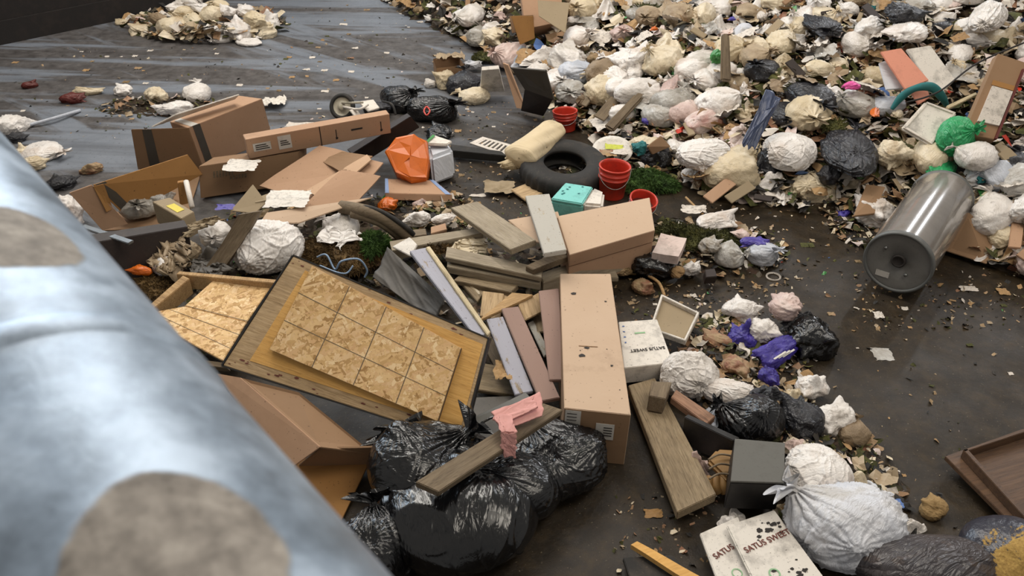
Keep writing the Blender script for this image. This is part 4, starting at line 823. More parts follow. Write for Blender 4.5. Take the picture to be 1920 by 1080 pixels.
def clear_jug():
    t = root('plastic_jug', P(825, 325), 'crushed clear plastic jug with a white lid right of the orange container', 'jug')
    slab('jug_body', Q((800, 272, .3), (836, 262, .3), (850, 280, .3), (806, 296, .3)), .25, 'bag_blue', t, down=Vector((0.02, -.06, -.26)), bevel=.03)
    slab('jug_lid', Q((793, 268, .36), (812, 252, .36), (848, 264, .35), (838, 270, .35)), .03, 'white_paint', t, bevel=.008); sheet('green_edge', Q((793, 270, .365), (797, 272, .365), (816, 254, .372), (812, 252, .372)), 'green_plastic', t)
clear_jug()
bag(822, 320, 52, 44, 'bag_clear', z=.02, style='l', seed=3, ang=40, label='crumpled clear plastic below the jug')
def taped_card():
    top = Q((722, 335, .13), (815, 338, .13), (848, 365, .12), (722, 362, .12)); t = root('cardboard_sheet', top[3], 'flat cardboard package with light blue tape at both ends', 'cardboard')
    slab('package', top, .06, 'card_tan', t, down=Vector((0, -.02, -.06))); sheet('tape', sub_quad(top, .0, 0, .06, 1), 'tape_blue', t)
    sheet('tape', sub_quad(top, .90, 0, .98, 1), 'tape_blue', t)
taped_card()
slab('dark_trough', Q((845, 270, .12), (940, 283, .12), (950, 292, .1), (848, 282, .12)), .08, 'black_rubber', label='black plastic trough on the floor behind the white grate', cat='trough')
def grate():
    q = Q((880, 268, .1), (905, 256, .14), (958, 270, .14), (945, 290, .06)); t = root('plastic_grate', q[0], 'white slotted plastic grate lying on the floor', 'grate')
    # frame and bars, open slots between them
    for a, b, c, d in ((0, 0, 1, .16), (0, .84, 1, 1)): slab('grate_rail', sub_quad(q, 0, b if False else 0, 1, 0), .01, 'white_paint', t) if False else None
    q2 = Q((880, 268, .1), (945, 290, .06), (962, 272, .12), (905, 256, .14))
    for v0, v1 in ((0, .22), (.8, 1)): slab('grate_rail', sub_quad(q2, 0, v0, 1, v1, 0), .012, 'white_paint', t, bevel=.001)
    for k in range(8): slab('grate_bar', sub_quad(q2, k * .125, .2, k * .125 + .06 + (.06 if k in (0, 7) else 0), .82, 0), .012, 'white_paint', t, bevel=.001)
grate()
# ================================================================ tire, sack, buckets
def tire():
    c = P(1058, 318, .11); t = root('tire', P(1058, 330), 'used black car tire lying flat under the beige sack', 'tire'); s = ppm(1058, 318)
    R = 82 / s; r0 = R * .47; ax = Vector((.05, -.12, 1)).normalized(); mw = Matrix.Translation(c) @ ax.to_track_quat('Z', 'Y').to_matrix().to_4x4()
    h = .11
    prof = [(r0, -h*.55), (r0*1.02, -h*.8), (R*.7, -h), (R*.9, -h*.92), (R*.985, -h*.6), (R, 0), (R*.985, h*.6), (R*.9, h*.92), (R*.7, h), (r0*1.02, h*.8), (r0, h*.55), (r0*1.06, h*.5), (R*.8, h*.6), (R*.92, 0), (R*.8, -h*.6), (r0*1.06, -h*.5), (r0, -h*.55)]
    def mod(r, z, a, i): return ((r - .012 * (1 if int(a * 96 / 6.2832) % 3 == 0 else 0), z) if i in (4, 5, 6) else (r, z))
    lathe('tire_body', prof, 'black_rubber', mw, t, n=96, mod=mod)
    for k in range(60):
        pass
tire()
def sack():
    a, b = P(975, 296, .22), P(1040, 240, .30); d = (b - a); L = d.length; x = d.normalized(); z = Vector((0, 0, 1)); y = z.cross(x).normalized(); z = x.cross(y)
    n = 40; m = 48; vs = []
    for j in range(n + 1):
        u = j / n; w = (.155 - .045 * u) * min(1, (math.sin(min(1, u * 9) * 1.57)) ** .5 + .02) * min(1, math.sin(min(1, (1 - u) * 7) * 1.57) ** .5 + .02)
        for k in range(m):
            an = k * 6.2832 / m; rr = w * (1 + .05 * math.sin(an * 3 + u * 6) + .03 * math.sin(an * 7 - u * 9)); vs.append(a + x * (u * (L + .12) - .06) + y * (rr * 1.15 * math.cos(an)) + z * (rr * .8 * math.sin(an)))
    base = vs[0].copy(); fs = [(j*m+k, j*m+(k+1) % m, (j+1)*m+(k+1) % m, (j+1)*m+k) for j in range(n) for k in range(m)]
    setp(link('rolled_sack', mesh('rolled_sack', [v - base for v in vs], fs, 'sack_beige', True), loc=base), 'stuffed beige cloth sack lying across the tire', 'sack')
sack()
bag(968, 300, 60, 34, 'sack_beige', z=.1, ang=30, style='l', label='torn beige cloth end hanging at the sack foot', cat='cloth', name='cloth_scrap')
def bucket(px, py, wpx, hpx, tilt, yaw, label, z=0.0):
    s = ppm(px, py, z); R = wpx / s / 2; Hh = hpx / s / .80; c = P(px, py, z)
    mw = Matrix.Translation(c) @ Euler((tilt, yaw, 0)).to_matrix().to_4x4(); t = root('bucket', c, label, 'bucket', None)
    prof = [(0, .004), (R*.80, .0), (R*.82, .01), (R*.90, Hh*.62), (R*.985, Hh*.63), (R*.985, Hh*.66), (R*.91, Hh*.67), (R*.92, Hh*.76), (R*1.0, Hh*.77), (R*1.0, Hh*.80), (R*.93, Hh*.81), (R*.94, Hh*.93), (R*1.02, Hh*.94), (R*1.03, Hh*.985), (R*.99, Hh), (R*.92, Hh*.99), (R*.90, Hh*.9), (R*.84, Hh*.3), (R*.8, .03), (0, .025)]
    lathe('bucket_body', prof, 'red_plastic', mw, t)
    lathe('dark_interior', [(0, Hh*.5), (R*.86, Hh*.5)], 'red_dark', mw, t)  # dark red disc halfway up, drawn for the bucket's dark interior
    pts = [mw @ Vector((R * 1.03 * math.cos(a), R * 1.03 * math.sin(a), Hh * (.9 - .45 * math.sin(a - math.pi)))) for a in [math.pi + k * math.pi / 8 for k in range(9)]]
    tube('handle', pts, .0035, 'steel', t)
bucket(1146, 366, 58, 50, .02, .05, 'red plastic bucket standing right of the teal box, in front of the paper plate')
bucket(1060, 243, 46, 30, -.05, -.05, 'red plastic bucket standing above the tire and beige sack')
bucket(1198, 400, 52, 30, .25, .15, 'red plastic bucket mostly hidden behind the beige carton end')
def plate():
    c = P(1148, 284, .12); t = root('paper_plate', c, 'white paper plate with yellow green food scraps, above the red bucket', 'plate'); s = ppm(1148, 284, .12); R = 38 / s
    ax = Vector((-.05, -.35, 1)).normalized(); mw = Matrix.Translation(c) @ ax.to_track_quat('Z', 'Y').to_matrix().to_4x4()
    lathe('plate_dish', [(0, 0), (R*.68, 0), (R*.78, .012), (R*1.0, .022), (R*1.0, .018), (R*.78, .008), (R*.68, -.004), (0, -.004)], 'white_card', mw, t, n=36)
    for k, (dx, dy, m, w) in enumerate(((4, -8, 'food_green', 34), (12, 2, 'paper_white', 30), (-12, 4, 'food', 26), (-2, 8, 'paper_tan', 20))):
        o = scrap(1148 + dx, 283 + dy, w, w * .6, m, z=.15, seed=k, name='food_scrap', flat=.6); adopt(o, t)
plate()
def teal_box():
    top = Q((1033, 372, .22), (1060, 342, .22), (1112, 350, .22), (1092, 382, .22)); t = root('cooler_box', top[0], 'light teal topped white foam box between tire and red bucket', 'box')
    slab('box_lid', top, .03, 'teal_plastic', t, bevel=.01); slab('box_body', [v - Vector((0, 0, .03)) for v in top], .18, 'teal_plastic', t, down=Vector((.005, -.0, -.19)), bevel=.008)
    slab('white_end', Q((1092, 382, .21), (1112, 350, .21), (1134, 360, .18), (1130, 385, .18)), .18, 'white_card', t, bevel=.02, down=Vector((0, 0, -.18)))
    for k in range(7): blot('dirt_mark', top, rnd.uniform(.2, .9), rnd.uniform(.15, .85), .012, 'teal_cloth', t, k)
teal_box()
moss_clump(1215, 345, 96, 56, 'moss_green', .02, 'green clump of grass right of the standing red bucket', n=900, seed=3, ht=.7, name='grass_clump', cat='grass')
bag(1212, 272, 60, 44, 'bag_cream', z=.12, style='l', label='cream crumpled bag beside the paper plate')
slab('cardboard_sheet', Q((1214, 275, .4), (1240, 255, .45), (1258, 275, .35), (1224, 290, .3)), .02, 'card_brown', label='small brown cardboard piece right of the paper plate', cat='cardboard')
bag(1200, 278, 26, 30, 'teal_cloth', z=.3, style='l', label='small teal bottle like scrap beside the paper plate', cat='litter', name='plastic_scrap')
# ================================================================ things left of the big panel
bag(405, 440, 66, 56, 'bag_white', z=.12, style='t', seed=5, label='round white bag left of the leaning grey post')
bag(500, 470, 136, 108, 'bag_white', z=.06, style='f', seed=1, spin=2.2, label='large pale grey trash bag right of the leaning grey post')
slab('wood_post', Q((383, 508, .14), (445, 405, .55), (488, 398, .55), (412, 515, .14)), .09, 'wood_brown', label='weathered grey brown post leaning between two white bags', cat='post', sub=3, rough=.008, seed=4)
bag(330, 470, 90, 60, 'bag_tan', z=.06, style='l', seed=8, label='crumpled brown paper beside the dark panel', cat='paper', name='brown_paper')
bag(400, 500, 60, 60, 'dark_sheet', z=.02, style='l', seed=1, label='dark film behind the leaning post', cat='plastic film', name='plastic_film')
bag(264, 508, 48, 22, 'orange_plastic', z=.1, style='l', seed=3, label='small flattened orange plastic bowl beside the pipe', cat='bowl', name='plastic_bowl')
bag(306, 500, 42, 42, 'bag_white', z=.08, style='t', seed=1, label='small white bag above the muddy moss clump near the pipe')
moss_clump(290, 540, 84, 54, 'moss_brown', .02, 'muddy brown moss clump between the pipe and the chipboard frame', n=500, seed=11)
bag(640, 428, 76, 54, 'bag_white', z=.12, style='t', seed=7, label='white tied bag under the curved brown roll')
tubes = [((640, 388, .34), (700, 400, .36), (745, 425, .26), (770, 445, .16)), ((660, 400, .33), (710, 415, .3), (740, 436, .2), (752, 448, .12))]
for k, p in enumerate(tubes): tube('carpet_roll', [P(*q) for q in p], .055 - .015 * k, 'wood_brown', label=('long curved brown carpet roll beside the white tied bag' if k == 0 else 'thinner curved brown strip below the carpet roll'), cat='carpet')
tube('carpet_strip', [P(640, 385, .36), P(705, 393, .4), P(760, 425, .28), P(775, 440, .2)], .02, 'black_rubber', label='black rubber strip along the top of the curved carpet roll', cat='rubber strip')
moss_clump(645, 478, 160, 88, 'moss_brown', .10, 'big brown and olive moss clump above the chipboard door', n=1500, seed=12, ht=.55)
moss_clump(700, 462, 44, 52, 'moss_green', .16, 'tuft of green grass at the right side of the brown moss clump', n=500, seed=13, ht=.8, name='grass_clump', cat='grass')
tube('blue_cable', [P(595, 482, .38), P(612, 478, .42), P(628, 505, .34), P(640, 490, .42), P(672, 486, .42), P(688, 506, .32), P(684, 520, .25)], .007, 'blue_cable', label='thin blue grey cable looped over the brown moss clump', cat='cable')
tube('blue_cable', [P(600, 498, .36), P(630, 510, .36), P(650, 512, .34), P(662, 498, .38)], .006, 'blue_cable', label='shorter blue grey cable piece on the moss clump', cat='cable')
drape('rubber_mat', Q((700, 520, .16), (815, 605, .12), (835, 560, .22), (728, 462, .30)), 'dark_sheet', .04, .01, label='dark grey rubber mat behind the chipboard door', cat='mat', seed=3, k=3)
slab('white_tile', Q((735, 462, .30), (768, 444, .34), (782, 458, .34), (770, 480, .30)), .02, 'white_card', label='small white square board at the end of the blue plank', cat='board')
moss_clump(825, 468, 56, 26, 'moss_brown', .2, 'orange brown dried moss behind the blue grey plank', n=260, seed=15)
# chipboard door (upper, tilted) and chipboard frame behind it
def chip_door():
    q = Q((418, 685, .30), (865, 828, .15), (915, 635, .58), (550, 480, .74)); q[3] = on_plane(q[0], (q[1]-q[0]).cross(q[2]-q[0]), 550, 480); t = root('chipboard_door', q[0], 'large black edged wooden door with a chipboard panel, tilted toward the camera', 'door')
    nn = frame_of(q)[1]
    slab('door_leaf', q, .035, 'wood_dirty', t, sidemat='black_board'); sheet('stripped_band', sub_quad(q, .09, .10, .985, .93, .003), 'wood_yellow', t)
    c = Q((505, 657, .36), (820, 793, .235), (862, 655, .56), (585, 500, .73)); 
    # put chipboard corners on a plane 5 cm above the leaf
    o = Vector((0, 0, CH)); pl = q[0] + nn * .045; cc = []
    for x, y in ((505, 655), (820, 790), (864, 652), (585, 498)): d = ray(x, y); cc.append(o + d * ((pl - o).dot(nn) / d.dot(nn)))
    pan = slab('chipboard_panel', cc, .04, 'osb', t, bevel=.002, sidemat='wood_brown')
    for u in (.26, .51, .76): sheet('pencil_line', sub_quad(cc, u, 0, u + .005, 1, .001), 'wood_brown', t, t=.001)
    for v in (.34, .67): sheet('pencil_line', sub_quad(cc, 0, v, 1, v + .008, .001), 'wood_brown', t, t=.001)
    for a in ((-.004, -.012, 1.004, .0), (-.004, 1.0, 1.004, 1.012), (-.008, 0, 0, 1), (1.0, 0, 1.008, 1)): slab('edge_trim', sub_quad(q, *a, .004), .05, 'black_board', t, bevel=.001)
    r = random.Random(5)
    for k in range(26): blot('stain', q, r.choice((r.uniform(.01, .09), r.uniform(.1, .95))), r.choice((r.uniform(.01, .1), r.uniform(.01, .09), r.uniform(.93, .99))), r.uniform(.002, .007), 'ink_brown', t, k, 3)
chip_door()
def chip_frame():
    t = root('chipboard_frame', P(300, 600), 'wooden frame with a chipboard top lying behind the tilted door', 'frame')
    q1 = Q((258, 590, .24), (418, 676, .22), (462, 604, .27), (345, 574, .27)); q2 = Q((345, 574, .27), (462, 604, .27), (514, 528, .33), (402, 523, .33))
    slab('chipboard_panel', q1, .025, 'osb', t, sidemat='wood_brown'); slab('chipboard_panel', q2, .025, 'osb', t, sidemat='wood_brown')
    for qq, v in ((q1, .3), (q1, .66), (q2, .02)): sheet('pencil_line', sub_quad([qq[1], qq[2], qq[3], qq[0]], v, 0, v + .012, 1, .001), 'wood_brown', t, t=.001)
    slab('frame_rail', Q((275, 576, .27), (285, 581, .27), (356, 522, .35), (343, 516, .35)), .14, 'wood_tan', t, down=Vector((0, 0, -.13)))
    slab('frame_rail', Q((330, 514, .35), (336, 508, .35), (520, 524, .37), (518, 531, .37)), .12, 'wood_tan', t)
    slab('frame_rail', Q((360, 672, .24), (420, 680, .24), (424, 690, .22), (362, 684, .22)), .08, 'wood_brown', t)
chip_frame()
# open carton under the door
def lower_box():
    t = root('cardboard_box', P(560, 900), 'open cardboard box under the door beside the pipe', 'box')
    slab('box_flap', Q((405, 700, .42), (450, 708, .45), (600, 838, .36), (535, 885, .20)), .012, 'card_tan', t, bevel=.002)
    slab('box_wall', Q((452, 708, .44), (560, 735, .42), (700, 850, .20), (600, 838, .35)), .012, 'card_brown', t, bevel=.002)
    slab('box_bottom', Q((500, 900, .03), (565, 860, .06), (700, 850, .06), (640, 975, .03)), .012, 'card_ochre', t, bevel=.002)
    slab('box_wall', Q((600, 838, .3), (720, 835, .3), (705, 868, .05), (560, 870, .05)), .012, 'card_brown', t, bevel=.002)
lower_box()
# ================================================================ black bags, plank, pink cloth
bag(790, 872, 205, 165, 'bag_black', z=.10, style='k', seed=1, spin=.5, label='left lobe like round glossy black trash bag under the plank')
bag(1030, 860, 215, 135, 'bag_black', z=.08, style='k', seed=2, spin=5.6, ang=12, label='glossy black trash bag with pointed corner in front of the beige carton')
bag(860, 945, 360, 190, 'bag_black', z=0, style='k', seed=3, spin=2.4, ang=-4, label='widest black trash bag lying on the floor under the plank')
bag(965, 915, 175, 130, 'bag_black', z=.10, style='k', seed=4, spin=1.3, label='knotted black trash bag right of the plank end')
bag(715, 1035, 170, 145, 'bag_black', z=0, style='k', seed=0, spin=3.3, label='black trash bag at the bottom edge beside the pipe')
slab('wood_plank', Q((779, 903, .50), (822, 922, .46), (1056, 765, .46), (1010, 757, .50))[0:1] + Q((1018, 755, .50), (1056, 768, .48), (822, 922, .48)), .045, 'wood_brown', label='brown wooden plank lying across the black bags', cat='plank', bevel=.004)
def pink_cloth():
    t = root('pink_cloth', P(960, 790, .55), 'dirty pink cloth hanging over the brown plank', 'cloth')
    drape('cloth_fold', Q((922, 775, .56), (1014, 736, .57), (1018, 780, .55), (950, 806, .54)), 'pink_cloth', .016, .02, t, seed=3, thick=.01, k=3)
    drape('cloth_fold', Q((924, 782, .58), (1000, 744, .59), (1008, 766, .58), (940, 796, .57)), 'pink_cloth', .014, .02, t, seed=8, thick=.01, k=3)
    drape('sleeve', Q((926, 782, .585), (962, 780, .585), (966, 812, .56), (940, 816, .56)), 'pink_cloth', .014, .02, t, seed=5, thick=.015, k=3)
    drape('sleeve', Q((938, 806, .575), (967, 806, .575), (966, 852, .42), (944, 856, .41)), 'pink_cloth', .016, .02, t, seed=6, thick=.02, k=3)
pink_cloth()
# ================================================================ beige cartons
def long_carton():
    top = Q((1050, 513, .36), (1145, 513, .36), (1183, 778, .40), (1058, 765, .40)); dn = P(1170, 872, 0) - top[2]; t = root('cardboard_box', top[3] + dn, 'long beige cardboard carton with small holes, standing upright toward the camera', 'box')
    slab('box_body', top, .38, 'card_beige', t, down=dn, bevel=.004, sidemat='card_brown'); f = [top[3], top[2], top[2] + dn, top[3] + dn]
    l1 = sheet('shipping_label', sub_quad(f, .02, .03, .26, .30), 'label_white', t); l2 = sheet('shipping_label', sub_quad(f, .50, .22, .78, .52), 'label_white', t)
    for k in range(4): sheet('print', sub_quad(f, .62, .28 + k * .05, .75, .295 + k * .05, .006), 'ink', l2)
    for k in range(3): sheet('print', sub_quad(f, .05, .08 + k * .06, .2, .09 + k * .06, .006), 'ink', l1)
    for k, (u, v, r) in enumerate(((.24, .18, .018), (.83, .24, .009), (.32, .655, .019), (.8, .71, .01), (.42, .60, .012), (.3, .62, .004), (.75, .6, .004), (.88, .86, .005))): blot('hole', top, u, v, r, 'ink', t, k, 1.6 if k == 4 else 1)
    sheet('crease', sub_quad(top, .28, .585, .6, .59), 'card_brown', t)
long_carton()
def big_carton():
    top = Q((1045, 405, .42), (1218, 370, .42), (1228, 432, .42), (1068, 478, .42)); t = root('cardboard_box', top[3], 'large beige carton lying under the grey painted board, in front of the red buckets', 'box')
    slab('box_body', top, .12, 'card_beige', t, down=Vector((0, .03, -.12)), sidemat='card_tan')
    slab('box_lower_half', [v + Vector((-.0, .04, -.125)) for v in top], .1, 'card_tan', t, down=Vector((0, .02, -.22)))
    slab('box_flap', Q((952, 412, .36), (1046, 396, .40), (1068, 470, .40), (1000, 452, .36)), .012, 'card_beige', t)
big_carton()
# ================================================================ lumber
def plank(c, t, mat, label, cat='plank', name='wood_plank', **k): return slab(name, Q(*c), t, mat, label=label, cat=cat, **k)
plank([(895, 377, .44), (1005, 450, .47), (957, 468, .44), (845, 389, .40)], .05, 'wood_grey', 'short wide weathered grey plank resting above the long grey beam')
plank([(985, 367, .40), (1020, 475, .56), (1062, 468, .56), (1030, 363, .40)], .035, 'wood_greypaint', 'pale grey painted board crossing the beige carton')
plank([(735, 470, .22), (905, 437, .30), (912, 424, .30), (730, 452, .22)], .09, 'wood_grey', 'thick grey beam behind the blue painted plank')
plank([(835, 482, .26), (1015, 520, .30), (1018, 502, .30), (838, 462, .26)], .04, 'wood_grey', 'long grey plank, upper one of the stacked pair')
plank([(838, 500, .20), (1012, 532, .24), (1016, 512, .24), (840, 478, .20)], .06, 'wood_grey', 'long grey plank, lower one of the stacked pair')
plank([(985, 498, .34), (1000, 506, .34), (1082, 474, .36), (1062, 464, .36)], .05, 'wood_brown', 'short brown plank propped at the end of the stacked pair')
plank([(1018, 530, .22), (1222, 462, .24), (1215, 448, .24), (1012, 512, .22)], .13, 'wood_grey', 'long grey plank with dark side running below the beige carton', down=Vector((0, .0, -.14)))
plank([(950, 415, .28), (1060, 480, .32), (1080, 472, .32), (1000, 428, .28)], .03, 'wood_tan', 'tan board under the weathered grey plank')
plank([(850, 525, .14), (958, 548, .18), (972, 534, .18), (865, 512, .14)], .04, 'wood_old', 'short old plank below the stacked pair of grey planks')
plank([(768, 470, .42), (892, 632, .34), (918, 625, .34), (802, 463, .42)], .035, 'wood_bluepaint', 'long blue grey painted plank leaning beside the rubber mat')
plank([(798, 463, .44), (914, 628, .36), (920, 622, .36), (806, 461, .44)], .03, 'wood_cream', 'raw cream wooden strip along the blue grey plank', cat='strip')
plank([(860, 525, .12), (895, 565, .12), (910, 545, .12), (880, 515, .12)], .03, 'wood_old', 'small dark wood offcut right of the blue grey plank', cat='offcut')
plank([(905, 545, .16), (900, 592, .12), (938, 600, .12), (945, 550, .16)], .02, 'wood_dirty', 'plywood offcut among the lumber left of the mauve boards', cat='offcut')
plank([(935, 555, .14), (965, 590, .14), (985, 575, .14), (955, 548, .14)], .02, 'wood_dirty', 'small plywood piece above the mauve boards', cat='offcut')
plank([(890, 605, .18), (985, 560, .22), (1000, 552, .22), (960, 548, .2)], .02, 'wood_tan', 'thin tan plywood strip behind the mauve boards', cat='strip')
plank([(972, 570, .20), (985, 600, .16), (1015, 585, .16), (1010, 548, .20)], .02, 'wood_dirty', 'dirty plywood square between the two mauve boards', cat='offcut')
plank([(940, 578, .24), (1013, 752, .20), (1050, 745, .20), (972, 574, .24)], .03, 'wood_mauve', 'left mauve brown board, slanting beside the blue white strip', cat='board')
plank([(1010, 545, .30), (1030, 712, .22), (1056, 712, .22), (1048, 540, .30)], .025, 'wood_mauve', 'right mauve brown notched board against the long beige carton', cat='board')
plank([(912, 598, .22), (966, 740, .16), (1000, 733, .16), (943, 593, .22)], .025, 'wood_bluepaint', 'narrow bluish white strip left of the mauve boards', cat='strip')
plank([(990, 605, .10), (1020, 668, .1), (1032, 660, .1), (1000, 600, .1)], .02, 'wood_greypaint', 'thin white painted lath between the mauve boards', cat='lath')
plank([(1000, 590, .10), (1006, 622, .1), (1020, 622, .1), (1016, 590, .1)], .02, 'wood_old', 'little wood offcut seen between the mauve boards', cat='offcut')
plank([(890, 730, .06), (975, 742, .06), (958, 690, .08), (905, 680, .08)], .03, 'wood_old', 'old pallet board right of the door corner', cat='board')
plank([(1045, 520, .10), (1160, 520, .12), (1150, 500, .12), (1040, 502, .10)], .04, 'wood_grey', 'dark grey stub of wood behind the top of the long beige carton', 'offcut')
plank([(868, 580, .05), (930, 690, .05), (950, 680, .05), (890, 575, .05)], .02, 'wood_brown', 'flat brown lath under the plywood offcuts', 'lath')
plank([(700, 452, .10), (800, 440, .12), (798, 428, .12), (700, 438, .10)], .03, 'wood_brown', 'brown lath behind the small white square board', 'lath')
plank([(1015, 430, .2), (1040, 470, .24), (1055, 462, .24), (1030, 425, .2)], .02, 'wood_old', 'old offcut leaning under the grey painted board', 'offcut')
drape('plastic_film', Q((1095, 470, .1), (1180, 505, .06), (1200, 485, .08), (1130, 455, .14)), 'bag_clear', .05, .05, label='grey plastic film below the grey plank with dark side', cat='plastic film', seed=3)
drape('plastic_film', Q((560, 640, .2), (600, 660, .2), (620, 600, .3), (580, 590, .3)), 'bag_clear', .03, .05, label='plastic film under the tilted chipboard door', cat='plastic film', seed=4) if False else None
drape('plastic_film', Q((590, 455, .22), (650, 470, .20), (680, 440, .24), (610, 428, .26)), 'bag_white', .06, .06, label='white torn film lying behind the brown moss clump', cat='plastic film', seed=6)
drape('plastic_film', Q((845, 470, .22), (900, 478, .22), (915, 455, .24), (860, 450, .24)), 'bag_cream', .05, .06, label='cream torn film between the grey beam and stacked planks', cat='plastic film', seed=7)
drape('plastic_film', Q((360, 520, .16), (420, 525, .18), (430, 490, .2), (370, 480, .18)), 'dark_sheet', .06, .06, label='dark torn film below the leaning grey brown post', cat='plastic film', seed=8)
drape('brown_paper', Q((290, 500, .14), (340, 515, .14), (360, 450, .3), (300, 440, .26)), 'bag_tan', .10, .08, label='torn brown paper standing up beside the furniture board', cat='paper', seed=9, k=8)
drape('brown_paper', Q((345, 430, .30), (405, 405, .40), (415, 418, .38), (350, 445, .28)), 'card_grey', .04, .05, label='torn grey cardboard edge above the brown paper', cat='cardboard', seed=10, k=8)
scrap(945, 697, 34, 46, 'wood_tan', z=.14, seed=3, label='splintered yellow wood chunk on the old pallet board', cat='wood chunk', name='wood_chunk', flat=1.2)
plank([(870, 790, .22), (985, 735, .26), (995, 745, .26), (872, 808, .2)], .02, 'grey_board', 'thin dark grey slat behind the pink cloth', cat='slat')
plank([(880, 745, .06), (905, 830, .06), (1040, 790, .06), (1000, 740, .06)], .02, 'dark_sheet', 'dark board lying on the floor behind the pink cloth', cat='board')
plank([(1178, 722, .12), (1270, 960, .16), (1343, 926, .16), (1228, 708, .12)], .06, 'wood_old', 'long wide weathered plank right of the beige carton')
plank([(1222, 714, .25), (1218, 742, .25), (1248, 748, .25), (1260, 716, .25)], .10, 'wood_brown', 'dark wooden block lying on top of the wide plank', cat='block', down=Vector((-.01, -.01, -.11)))
plank([(1258, 745, .20), (1325, 795, .18), (1342, 780, .18), (1268, 730, .20)], .05, 'brick_tan', 'reddish brown bar right of the dark wooden block', cat='bar')
plank([(1283, 782, .22), (1375, 826, .20), (1387, 820, .20), (1290, 776, .22)], .2, 'black_board', 'black thin panel above the tan leather glove', cat='panel', down=Vector((0, -.02, -.19)))
def black_box():
    top = Q((1378, 822, .32), (1472, 830, .32), (1470, 905, .32), (1370, 902, .32)); t = root('drawer_box', top[3] - Vector((0, 0, .3)), 'black box with a grey top beside the white bags', 'box')
    slab('box_top', top, .012, 'grey_board', t, bevel=.002); slab('box_body', [v - Vector((0, 0, .013)) for v in top], .2, 'black_board', t, down=Vector((0, .02, -.22)), bevel=.004)
black_box()
def glove():
    t = root('work_glove', P(1355, 900), 'tan leather work glove left of the black box', 'glove')
    bo = slab('cuff', Q((1325, 862, .14), (1345, 840, .16), (1382, 842, .16), (1366, 902, .12)), .05, 'leather_tan', t, bevel=.02)
    for k in range(3): tube('welt', [P(1328 + k, 862 + k * 18, .165), P(1350, 852 + k * 18, .175), P(1378, 856 + k * 18, .165)], .006, 'wood_brown', t)
    for k in range(3): tube('finger', [P(1330 + k * 13, 895, .09), P(1328 + k * 14, 912, .07), P(1334 + k * 13, 925, .04)], .024, 'leather_tan', t)
glove()
# ================================================================ white printed cartons
def sweet_cards():
    top = Q((1312, 1000, .12), (1384, 968, .12), (1440, 1125, .10), (1372, 1160, .10)); t = root('fruit_carton', top[0], 'flattened white produce carton, left one lettered SATUS', 'carton')
    slab('carton_sheet', top, .02, 'white_card', t); text('lettering', 'SATUS', top, .046, .14, .36, 'ink_brown', t, 0.1); lathe('emblem', [(.022, 0), (.028, 0)], 'ink_green', frame_of(sub_quad(top, .4, .55, .6, .65, .004))[0], t, n=20)
    top = Q((1362, 985, .17), (1452, 955, .17), (1548, 1085, .14), (1430, 1125, .14)); t = root('fruit_carton', top[0], 'flattened white produce carton, right one lettered SATUS SWEET', 'carton')
    slab('carton_sheet', top, .02, 'white_card', t, bevel=.006); text('lettering', 'SATUS SWEET', top, .046, .10, .42, 'ink_brown', t, 0.08); lathe('emblem', [(.022, 0), (.03, 0)], 'ink_green', frame_of(sub_quad(top, .25, .7, .45, .82, .004))[0], t, n=20)
    r = random.Random(3)
    for k in range(26): blot('dirt_mark', top, r.uniform(.2, .9), r.gauss(.22, .05) if k % 2 else r.gauss(.8, .08), r.uniform(.004, .014), 'ink', t, k, 1.5)
sweet_cards()
def upper_card():
    top = Q((1160, 603, .22), (1232, 598, .22), (1262, 680, .20), (1170, 690, .20)); t = root('fruit_carton', top[3] - Vector((0, 0, .2)), 'white produce carton with printing beside the long beige carton', 'carton')
    slab('carton_body', top, .12, 'white_card', t, down=Vector((0, .01, -.14))); rv = [top[2], top[3], top[0], top[1]]; text('lettering', 'SATUS SWEET', rv, .038, .06, .36, 'ink', t, 0)
    for k in range(4): blot('stamp_mark', top, .10, .12 + k * .12, .008, 'blue_paper', t, k)
    sheet('print', sub_quad(top, .35, .28, .6, .31), 'ink_green', t)
upper_card()
def beige_tray():
    q = Q((1218, 622, .12), (1240, 557, .20), (1311, 592, .18), (1285, 645, .12)); t = root('shallow_tray', q[0], 'shallow grubby beige tray tipped beside the white printed carton', 'tray')
    slab('tray_base', q, .012, 'card_grey', t, bevel=.002)
    for a in ((0, 0, 1, .05), (0, .95, 1, 1), (0, 0, .05, 1), (.95, 0, 1, 1)): slab('tray_rim', sub_quad(q, *a, .035), .05, 'white_card', t, bevel=.003)
beige_tray()
# ================================================================ refuse patch between carton and tank
def B(px, py, w, h, mat, label, z=.05, **k): return bag(px, py, w, h, mat, z=z, label=label, **k)
slab('milk_carton', Q((1222, 470, .26), (1240, 436, .28), (1288, 446, .28), (1270, 482, .24)), .08, 'bag_pink', label='crushed pinkish white carton on the black bag', cat='carton', sub=3, rough=.008, seed=2)
B(1228, 490, 116, 54, 'bag_black', 'black bag under the crushed pinkish white carton', style='l')
B(1190, 464, 52, 36, 'bag_clear', 'clear crumpled bottle at the end of the long grey plank', z=.12, style='l')
moss_clump(1325, 450, 110, 56, 'moss', .08, 'olive moss clump between the beige carton and the floor', n=800, seed=21)
moss_clump(1262, 432, 60, 30, 'moss', .08, 'small olive moss tuft beside the beige carton corner', n=300, seed=22)
B(1340, 415, 96, 38, 'bag_white', 'white bag draped above the olive moss clump', z=.1, style='l')
B(1370, 478, 56, 52, 'bag_clear', 'grey bag at the right side of the olive moss clump', style='t')
B(1432, 478, 66, 50, 'bag_blue', 'pale blue clear bag at the right tip of the refuse patch', style='t')
B(1415, 455, 56, 22, 'purple_film', 'blue purple film scrap on the pale blue bag', z=.16, style='l', cat='plastic film', name='plastic_film', ang=-15)
